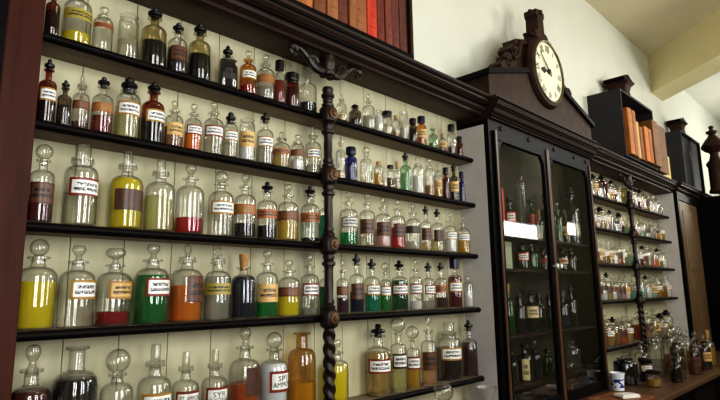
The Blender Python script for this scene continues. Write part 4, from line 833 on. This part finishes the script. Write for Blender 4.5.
(1, 1, 6.07, -0.086, 0.052, 0.1778, 'std', 'clear', 'white', 0.670110178199511, 'ball', 'brown', 'brown labelled white filled bottle, fourth past the far pillar, far rack second shelf'),
(1, 1, 6.2271, -0.086, 0.052, 0.1832, 'std', 'clear', 'grey', 0.6285359011825791, 'ball', 'none', 'unlabelled greyish bottle, fifth past the far pillar, far rack second shelf'),
(1, 1, 6.3843, -0.086, 0.052, 0.1751, 'std', 'clear', 'golden', 0.8395060745299077, 'plug', 'darkband', 'dark banded golden bottle, sixth past the far pillar, far rack second shelf'),
(1, 1, 6.5414, -0.086, 0.052, 0.2066, 'std', 'clear', 'golden', 0.7247678425710886, 'ball', 'white', 'white labelled golden bottle, seventh past the far pillar, far rack second shelf'),
(1, 2, 5.5986, -0.086, 0.052, 0.2197, 'std', 'clear', 'greenp', 0.8131535124079313, 'mush', 'none', 'unlabelled pale green bottle, first past the far pillar, far rack third shelf'),
(1, 2, 5.7557, -0.086, 0.052, 0.22, 'std', 'clear', 'brown', 0.63628585460398, 'mush', 'white', 'white labelled dark brown bottle, second past the far pillar, far rack third shelf'),
(1, 2, 5.9129, -0.086, 0.052, 0.2134, 'std', 'clear', 'brownp', 0.7802989225482556, 'black', 'darkp', 'dark labelled light brown bottle, third past the far pillar, far rack third shelf'),
(1, 2, 6.07, -0.086, 0.052, 0.2167, 'wide', 'clear', 'grey', 0.673632353718229, 'plug', 'none', 'unlabelled greyish bottle, fourth past the far pillar, far rack third shelf'),
(1, 2, 6.2271, -0.086, 0.052, 0.2002, 'std', 'clear', 'orange', 0.6687626945227457, 'mush', 'none', 'unlabelled orange bottle, fifth past the far pillar, far rack third shelf'),
(1, 2, 6.3843, -0.086, 0.052, 0.207, 'std', 'clear', 'amberp', 0.6005077503846585, 'black', 'white', 'white labelled pale amber bottle, sixth past the far pillar, far rack third shelf'),
(1, 2, 6.5414, -0.086, 0.052, 0.2042, 'wide', 'clear', 'white', 0.7632254315453556, 'mush', 'none', 'unlabelled white filled bottle, seventh past the far pillar, far rack third shelf'),
(1, 3, 5.6014, -0.086, 0.052, 0.2207, 'wide', 'clear', 'tealp', 0.6533006123126289, 'plug', 'white', 'white labelled pale teal bottle, first past the far pillar, far rack fourth shelf'),
(1, 3, 5.7643, -0.086, 0.052, 0.2181, 'wide', 'clear', 'tealp', 0.6592461382805909, 'mush', 'none', 'unlabelled pale teal bottle, second past the far pillar, far rack fourth shelf'),
(1, 3, 5.9271, -0.086, 0.052, 0.2228, 'std', 'clear', 'white', 0.7862490085137741, 'black', 'none', 'unlabelled white filled bottle, third past the far pillar, far rack fourth shelf'),
(1, 3, 6.09, -0.086, 0.052, 0.2073, 'wide', 'clear', 'tealp', 0.7937046824459465, 'ball', 'tan', 'tan labelled pale teal bottle, fourth past the far pillar, far rack fourth shelf'),
(1, 3, 6.2529, -0.086, 0.052, 0.2385, 'std', 'clear', 'golden', 0.7962757774559265, 'mush', 'white', 'white labelled golden bottle, fifth past the far pillar, far rack fourth shelf'),
(1, 3, 6.4157, -0.086, 0.052, 0.215, 'std', 'olive', 'yellowbr', 0.8649852812808112, 'mush', 'none', 'unlabelled olive yellow bottle, sixth past the far pillar, far rack fourth shelf'),
(1, 3, 6.5786, -0.086, 0.052, 0.2253, 'wide', 'clear', 'white', 0.8848176503655454, 'plug', 'white', 'white labelled white filled bottle, seventh past the far pillar, far rack fourth shelf'),
(1, 4, 5.63, -0.076, 0.062, 0.26, 'wide', 'clear', 'redbrown', 0.7983022806954335, 'ball', 'none', 'unlabelled red brown bottle, first past the far pillar, far rack bottom shelf'),
(1, 4, 5.85, -0.076, 0.062, 0.2604, 'wide', 'clear', 'golden', 0.8280755704470875, 'mush', 'brown', 'brown labelled golden bottle, second past the far pillar, far rack bottom shelf'),
(1, 4, 6.07, -0.076, 0.062, 0.2693, 'std', 'clear', 'amberp', 0.6516063175757737, 'mush', 'tan', 'tan labelled pale amber bottle, third past the far pillar, far rack bottom shelf'),
(1, 4, 6.29, -0.076, 0.062, 0.2206, 'wide', 'clear', 'grey', 0.6666516168814904, 'black', 'white', 'white labelled greyish bottle, fourth past the far pillar, far rack bottom shelf'),
(1, 4, 6.51, -0.076, 0.062, 0.2467, 'wide', 'clear', 'paleyellow', 0.6908595193612008, 'black', 'none', 'unlabelled pale yellow bottle, fifth past the far pillar, far rack bottom shelf'),
]
for (rack, row, x, y, r, h, sty, gl_, lq, lv, st, lb, lab) in DATA:
    z = ZE+SZ[row]+.0006
    a = math.atan2(x, 1.89+y)
    yaw = -a*random.uniform(.45, .85) + random.uniform(-.12, .12)
    if rack == 0 and x < 1.0: yaw = random.uniform(-.2, .14)
    kw = {}
    if rack == 0 and row == 3 and x < 1.05:
        yaw = random.uniform(.12, .28); kw = dict(labz=(.56, .94), labw=.88)
        if lb == 'brown': yaw = .35; kw = dict(labz=(.42, .98), labw=.8)
    if lb == 'darkp' and row == 4: yaw = .3; kw = dict(labz=(.5, .98), labw=.75)
    if lb.startswith('text'): yaw = -.12; kw = dict(labz=(.52, .92), labw=1.05)
    if lb == 'text3': yaw = .12
    bottle(x, y, z, r, h, sty, gl_, lq, lv, st, lb, lab,
           'apothecary bottles on the %s %s shelf' % (('near', 'far')[rack], ROWN[row]), yaw, 24 if rack == 0 else 14, **kw)

# ------------------------------------------------------------------ things inside the glazed cabinet
GC = 'things inside the glazed cabinet'
def cb(x, z, r, h, sty, gl, lq, lv, st, lb, lab, y=-.11, yaw=-.75, **k):
    return bottle(x, y, ZE+z+.0006, r, h, sty, gl, lq, lv, st, lb, lab, GC, yaw, 18, **k)
LAB['cwhite'] = ((240, 236, 230), (214, 60, 30)); LAB['redp'] = ((190, 54, 34), (120, 30, 22)); LAB['cream'] = ((226, 208, 156), None); LAB['orangep'] = ((214, 120, 60), (236, 220, 200))
S1, S2, S3, S4, S5 = CSH[0], CSH[1], CSH[2], CSH[3], -.709
t = thing('carton', 'tall red carton on the cabinet top shelf behind the door edge', 'carton', (3.135, -.1, ZE+S1+.0005), -.1, GC)
MB().box(-.03, .03, -.025, .025, 0, .31).build('carton_body', solid('red card', (196, 52, 34), .5, .1), t, smooth=False, bevel=.002)
MB().box(-.024, .024, -.0265, -.0252, .05, .1).build('label', labelmat('cartonlab', (200, 150, 120), None, lines=0), t, smooth=False)
cb(3.25, S1, .045, .27, 'std', 'dark', 'brownblk', .8, 'black', 'cwhite', 'dark bottle with bright white and red label on the cabinet top shelf', labz=(.6, .98), labw=.7)
t = thing('glass_cylinder', 'tall glass measuring cylinder on the cabinet top shelf', 'measuring cylinder', (3.43, -.11, ZE+S1+.0005), 0, GC)
MB().lathe([(.05, 0), (.05, .008), (.02, .02), (.034, .035), (.034, .37), (.04, .385), (.037, .385)], 20, capt=False).build('cylinder_body', GLASS['clear'], t)
MB().lathe([(.042, .386), (.03, .4), (.012, .405), (.02, .43), (1e-4, .445)], 16).build('stopper', GSTOP, t)
cb(3.56, S1, .045, .3, 'std', 'bottlegreen', 'dkgreen', .8, 'black', 'redp', 'green bottle with red label on the cabinet top shelf left of the middle stile'.replace('left of', 'before'), labz=(.6, .98), labw=.8)
cb(3.66, S1, .035, .22, 'std', 'bottlegreen', 'none', 0, 'cork', 'none', 'small green bottle at the middle stile, cabinet top shelf')
cb(3.82, S1, .05, .36, 'slim', 'amber', 'brown', .9, 'cap', 'none', 'tall brown bottle just past the middle stile, cabinet top shelf')
cb(3.97, S1, .04, .31, 'std', 'bottlegreen', 'greenm', .6, 'mush', 'none', 'green bottle in the second door, cabinet top shelf')
cb(4.1, S1, .045, .27, 'std', 'smoke', 'brown', .6, 'mush', 'tan', 'smoky bottle with tan label in the second door, cabinet top shelf')
cb(4.23, S1, .068, .46, 'std', 'blue', 'navy', .9, 'black', 'none', 'tall blue black bottle at the end of the cabinet top shelf')
t = thing('carton', 'pale grey green carton at the start of the second cabinet shelf', 'carton', (3.153, -.1, ZE+S2+.0005), -.05, GC)
MB().box(-.045, .045, -.04, .04, 0, .175).build('carton_body', solid('grey green card', (150, 156, 130), .6, .1), t, smooth=False, bevel=.002)
MB().box(-.035, .035, -.0415, -.0402, .03, .14).build('label', labelmat('greylab', (170, 172, 150), None, lines=0), t, smooth=False)
cb(3.38, S2, .05, .186, 'std', 'dark', 'brownblk', .8, 'black', 'cwhite', 'dark bottle with white and red label on the second cabinet shelf', labz=(.55, .98), labw=.75)
cb(3.53, S2, .056, .186, 'std', 'bottlegreen', 'greenm', .7, 'mush', 'none', 'bright green bottle on the second cabinet shelf')
cb(3.68, S2, .036, .165, 'std', 'amber', 'redbrown', .7, 'black', 'redp', 'brown bottle with red label behind the middle stile, second cabinet shelf', labw=.8)
cb(3.86, S2, .042, .185, 'std', 'clear', 'grey', .5, 'mush', 'none', 'clear bottle in the second door, second cabinet shelf')
cb(4.0, S2, .042, .185, 'std', 'smoke', 'brown', .7, 'black', 'orangep', 'bottle with orange label in the second door, second cabinet shelf', labw=.8)
cb(4.15, S2, .05, .186, 'std', 'smoke', 'plum', .8, 'mush', 'none', 'purple tinted bottle near the end of the second cabinet shelf')
cb(3.15, S3, .045, .31, 'slim', 'bottlegreen', 'greenm', .85, 'cork', 'none', 'slim bright green bottle at the start of the third cabinet shelf')
cb(3.31, S3, .04, .26, 'std', 'dark', 'brownblk', .7, 'black', 'none', 'black bottle between green and cream labelled ones, third cabinet shelf')
cb(3.46, S3, .055, .27, 'std', 'dark', 'dkgreen', .8, 'black', 'cream', 'dark bottle with cream label on the third cabinet shelf', labz=(.55, 1.0), labw=.75)
cb(3.585, S3, .038, .25, 'std', 'blue', 'navy', .85, 'cap', 'none', 'blue bottle beside the middle stile, third cabinet shelf')
cb(3.72, S3, .04, .24, 'std', 'dark', 'plum', .8, 'black', 'none', 'dark bottle past the middle stile, third cabinet shelf')
cb(3.94, S3, .048, .26, 'std', 'blue', 'blue', .85, 'cap', 'none', 'cobalt bottle in the second door, third cabinet shelf')
cb(4.1, S3, .042, .3, 'std', 'dark', 'brown', .8, 'black', 'none', 'tall dark bottle in the second door, third cabinet shelf')
cb(3.14, S4, .048, .2, 'std', 'dark', 'brownblk', .8, 'black', 'none', 'dark bottle at the start of the fourth cabinet shelf')
cb(3.33, S4, .055, .235, 'std', 'dark', 'brownblk', .8, 'black', 'cream', 'dark bottle with tall cream label on the fourth cabinet shelf', labz=(.05, .95), labw=.42, yaw=-.95)
cb(3.48, S4, .042, .235, 'std', 'blue', 'navy', .6, 'mush', 'none', 'bluish bottle on the fourth cabinet shelf')
cb(3.64, S4, .039, .18, 'std', 'bottlegreen', 'dkgreen', .7, 'black', 'none', 'small green bottle at the middle stile, fourth cabinet shelf')
cb(4.05, S4, .06, .2, 'wide', 'clear', 'none', 0, 'mush', 'none', 'clear wide jar in the second door, fourth cabinet shelf')
cb(3.3, S5, .05, .12, 'jar', 'smoke', 'brownblk', .7, 'lid', 'none', 'squat lidded jar on the cabinet floor')
t = thing('brass_scales', 'small brass hand scales on the cabinet floor in the second door', 'scales', (4.0, -.11, ZE+S5+.0005), .1, GC)
MB().lathe([(.04, 0), (.04, .006), (.012, .014), (.008, .03), (.007, .1), (.011, .105), (1e-4, .118)], 16).build('stand', BRASS, t)
MB().tube([(-.08, 0, .1), (-.04, 0, .106), (0, 0, .104), (.04, 0, .106), (.08, 0, .1)], .0035, 8).build('beam', BRASS, t)
for s in (-1, 1):
    b = MB().lathe([(1e-4, .03), (.02, .033), (.03, .043), (.0295, .044), (1e-4, .034)], 16, (s*.08, 0, 0), capb=False)
    for a in (0, 2.1, 4.2): b.tube([(s*.08, 0, .1), (s*.08+.029*math.cos(a), .029*math.sin(a), .043)], .0012, 5)
    b.build('pan', BRASS, t)

# ------------------------------------------------------------------ things on the counter
ZC_ = ZE-.7305+.0008
GK = 'bottles crowded on the far counter'
def kb(x, y, r, h, sty, gl, lq, lv, st, lb, lab, yaw=-.8, **k):
    return bottle(x, y, ZC_, r, h, sty, gl, lq, lv, st, lb, lab, GK, yaw, 18, **k)
t = thing('glass_stoppered_flask', 'clear bottle with large globe stopper standing under the bottom shelf edge', 'bottle', (2.235, -.262, ZC_))
MB().lathe([(.045, 0), (.052, .005), (.052, .14), (.045, .165), (.02, .185), (.017, .2), (.026, .206), (.026, .212)], 24, capt=False).build('glass_body', GLASS['clear'], t)
MB().lathe([(.014, .18), (.016, .212), (.018, .216)]+[(max(1e-4, .047*math.sin(a)), .26-.047*math.cos(a)) for a in [.4+i*(PI-.4)/14 for i in range(15)]], 24).build('stopper', GSTOP, t)
t = thing('funnel', 'clear glass funnel below the end of the bottom shelf', 'funnel', (2.708, -.205, ZC_))
b = MB().lathe([(.006, .02), (.007, .1), (.012, .135), (.056, .21), (.058, .218), (.055, .217), (.011, .137), (.005, .1), (.0045, .02)], 24, capb=False, capt=False)
b.build('funnel_cone', glass('frosted funnel glass', (.8, .78, .8), .55, .35), t)
MB().lathe([(.04, 0), (.046, .004), (.046, .05), (.04, .07), (.016, .092), (.013, .12), (.018, .124), (.0165, .124)], 20, capt=False).build('receiver_bottle', GLASS['clear'], t)
def jug():
    t = thing('pottery_jar', 'white pottery jar with blue painted flowers on the far counter', 'jar', (4.31, -.318, ZC_), -.9)
    m, nt, out = newmat('blue and white glaze')
    tc = N(nt, 'ShaderNodeTexCoord'); nz = N(nt, 'ShaderNodeTexNoise', Scale=26., Detail=2.); lk(nt, tc.outputs['Object'], nz.inputs['Vector'])
    sp_ = N(nt, 'ShaderNodeSeparateXYZ'); lk(nt, tc.outputs['Object'], sp_.inputs[0])
    a1 = N(nt, 'ShaderNodeMath', operation='GREATER_THAN'); lk(nt, nz.outputs['Fac'], a1.inputs[0]); a1.inputs[1].default_value = .53
    a2 = N(nt, 'ShaderNodeMath', operation='COMPARE'); lk(nt, sp_.outputs[2], a2.inputs[0]); a2.inputs[1].default_value = .055; a2.inputs[2].default_value = .03
    a3 = N(nt, 'ShaderNodeMath', operation='MULTIPLY'); lk(nt, a1.outputs[0], a3.inputs[0]); lk(nt, a2.outputs[0], a3.inputs[1])
    mx = N(nt, 'ShaderNodeMix', data_type='RGBA'); lk(nt, a3.outputs[0], mx.inputs[0]); mx.inputs[6].default_value = rgba(s2l((226, 228, 234))); mx.inputs[7].default_value = rgba(s2l((50, 70, 140)))
    p = N(nt, 'ShaderNodeBsdfPrincipled', Roughness=.2); lk(nt, mx.outputs[2], p.inputs['Base Color']); lk(nt, p.outputs[0], out.inputs['Surface'])
    MB().lathe([(.036, 0), (.042, .004), (.044, .05), (.05, .11), (.053, .118), (.053, .128), (.048, .128), (.044, .115), (.04, .02), (1e-4, .015)], 24).build('jar_body', m, t)
jug()
kb(4.660, -.26, 0.0900, .24, 'wide', 'dark', 'dkgreen', .95, 'mush', 'none', 'large dark green black bottle behind the pottery jar')
kb(4.660, -.46, 0.0500, .12, 'jar', 'clear', 'yellowbr', .7, 'lid', 'none', 'small jar of golden contents before the dark bottle')
kb(4.900, -.33, 0.0500, .18, 'jar', 'smoke', 'brown', .7, 'lid', 'white', 'dark jar with white label toward the counter middle', labz=(.6, 1.0))
kb(4.984, -.53, 0.0430, .2, 'std', 'smoke', 'brownblk', .7, 'black', 'none', 'black stoppered smoky bottle at the counter front edge')
kb(5.064, -.26, 0.0602, .3, 'std', 'clear', 'grey', .3, 'mush', 'none', 'clear stoppered bottle behind the white labelled jar')
kb(5.176, -.5, 0.0516, .27, 'std', 'olive', 'brownp', .5, 'plug', 'none', 'olive glass bottle at the counter front')
kb(5.240, -.3, 0.0645, .36, 'wide', 'clear', 'pale', .3, 'mush', 'none', 'tall clear jar with broad stopper on the counter')
kb(5.368, -.45, 0.0559, .34, 'wide', 'smoke', 'brownblk', .7, 'mush', 'none', 'broad dark bottle with flat glass stopper on the counter')
kb(5.416, -.27, 0.0602, .43, 'wide', 'clear', 'grey', .4, 'bigmush', 'none', 'tallest clear bottle with wide flat stopper on the counter')
kb(5.544, -.53, 0.0516, .3, 'std', 'olive', 'brownp', .6, 'mush', 'brown', 'olive tinted brown labelled bottle near the counter front')
kb(5.624, -.33, 0.0645, .43, 'wide', 'clear', 'brownp', .5, 'bigmush', 'none', 'tall jar with flat stopper and brown contents at back')
kb(5.752, -.5, 0.0559, .34, 'std', 'amber', 'redbrown', .7, 'mush', 'none', 'red brown bottle farther along the counter')
kb(5.840, -.3, 0.0559, .38, 'std', 'clear', 'yellowbr', .5, 'ball', 'none', 'ball stoppered clear bottle at the back of the counter')
kb(5.960, -.52, 0.0516, .31, 'std', 'smoke', 'plum', .6, 'plug', 'tan', 'tan labelled dark bottle at the counter front end')
kb(6.056, -.3, 0.0559, .37, 'std', 'clear', 'paleyellow', .7, 'mush', 'none', 'bottle of pale yellow liquid at the counter end')
kb(6.200, -.5, 0.0559, .33, 'std', 'clear', 'yellowbr', .85, 'cork', 'none', 'olive yellow bottle last along the counter front')
kb(6.296, -.29, 0.0559, .33, 'std', 'clear', 'golden', .85, 'mush', 'white', 'golden bottle with white label last along the counter back')
t = thing('paper_packet', 'folded white paper packet on the far counter before the pottery jar', 'packet', (3.98, -.49, ZC_+.0203), -.5)
MB().prism([(-.07, 0), (.07, 0), (.072, .012), (.06, .022), (-.06, .024), (-.074, .012)], 'y', -.045, .045).build('packet_body', solid('white paper', (226, 220, 212), .7, .08), t, smooth=False, bevel=.002)
MB().box(-.05, .05, -.012, .012, .0242, .0252).build('paper_flap', solid('folded paper', (206, 200, 190), .7, .08), t, smooth=False)
t = tag(MB().box(-.2, .2, -.14, .14, 0, .019).build('wooden_board', solid('orange brown board', (124, 78, 46), .45, .25, 5, stretch=(.5, 8, 8)), smooth=False, bevel=.004, loc=(3.95, -.46, ZC_)), 'orange brown wooden board lying on the counter before the glazed cabinet', 'board')
t.rotation_euler = (0, 0, -.08)

# ------------------------------------------------------------------ light
def area(name, loc, target, sx, sy, power, col):
    l = bpy.data.lights.new(name, 'AREA'); l.shape = 'RECTANGLE'; l.size = sx; l.size_y = sy; l.energy = power; l.color = col
    o = bpy.data.objects.new(name, l); C.objects.link(o); o.location = loc
    o.rotation_euler = (Vector(target)-Vector(loc)).to_track_quat('-Z', 'Y').to_euler(); return o
for i, (x0, x1, z0, z1) in enumerate(WIN[:3]):
    xm = (x0+x1)/2; 
    for s in (-1, 1):
        area('window_light', (xm+s*(x1-x0)*.25, YO+.03, (z0+z1)/2), (xm+s*(x1-x0)*.25, 0, (z0+z1)/2-.1), .3, z1-z0-.15, PW[i], (.96, .98, .96))
area('far_skylight', (9.6, -2.5, ZC-.08), (5.4, 0, ZE+1.5), 1.2, .8, PW[3], (.9, .97, 1.))
area('warm_fill', (2.2, -1.9, ZC-.25), (2.2, -.4, 1.6), .8, .8, PW[4], (1., .88, .66))  # added warm fill from above, no fixture behind it
area('far_warm_fill', (6.3, -2.2, ZC-.4), (6.3, -.6, 1.6), .6, .6, PW[5], (1., .88, .6))  # second added warm fill, over the far end
area('far_rack_fill', (5.9, -2.6, 3.5), (5.6, 0, 1.6), .5, .5, PW[7], (.98, .98, .95))  # added fill to brighten the bottles on the far rack
area('end_ceiling_fill', (9.6, -1.5, 2.9), (9., -.8, ZC), .4, .4, PW[8], (1., .97, .88))  # added fill aimed upward, brightens the ceiling past the beam
area('far_beam_fill', (4.4, -2.7, ZE+1.1), (7., -.6, ZE+2.6), .4, .4, PW[6], (1., .92, .72))  # added fill to brighten the beam face, no wall fixture here
w = bpy.data.worlds.new('World'); bpy.context.scene.world = w; w.use_nodes = True
w.node_tree.nodes['Background'].inputs[0].default_value = (.6, .65, .7, 1); w.node_tree.nodes['Background'].inputs[1].default_value = .3

# ------------------------------------------------------------------ camera
F_, YAW, PIT, ROL = 548.9606, 0.80232, 0.16835, -0.01526
fw = Vector((math.sin(YAW)*math.cos(PIT), math.cos(YAW)*math.cos(PIT), math.sin(PIT)))
r0 = Vector((math.cos(YAW), -math.sin(YAW), 0)); u0 = r0.cross(fw)
rr = r0*math.cos(ROL)+u0*math.sin(ROL); uu = u0*math.cos(ROL)-r0*math.sin(ROL)
cd = bpy.data.cameras.new('camera'); co = bpy.data.objects.new('camera', cd); C.objects.link(co)
cd.sensor_width = 36; cd.lens = F_*36/720; cd.clip_start = .02
co.matrix_world = Matrix(((rr.x, uu.x, -fw.x, 0), (rr.y, uu.y, -fw.y, -1.89), (rr.z, uu.z, -fw.z, ZE), (0, 0, 0, 1)))
sc = bpy.context.scene; sc.camera = co
sc.view_settings.view_transform = 'Standard'; sc.view_settings.look = LOOK; sc.view_settings.exposure = EXPO
sc.cycles.max_bounces = 12; sc.cycles.transparent_max_bounces = 40; sc.cycles.caustics_reflective = False; sc.cycles.caustics_refractive = False
sc.cycles.use_denoising = True; sc.cycles.sample_clamp_indirect = 4
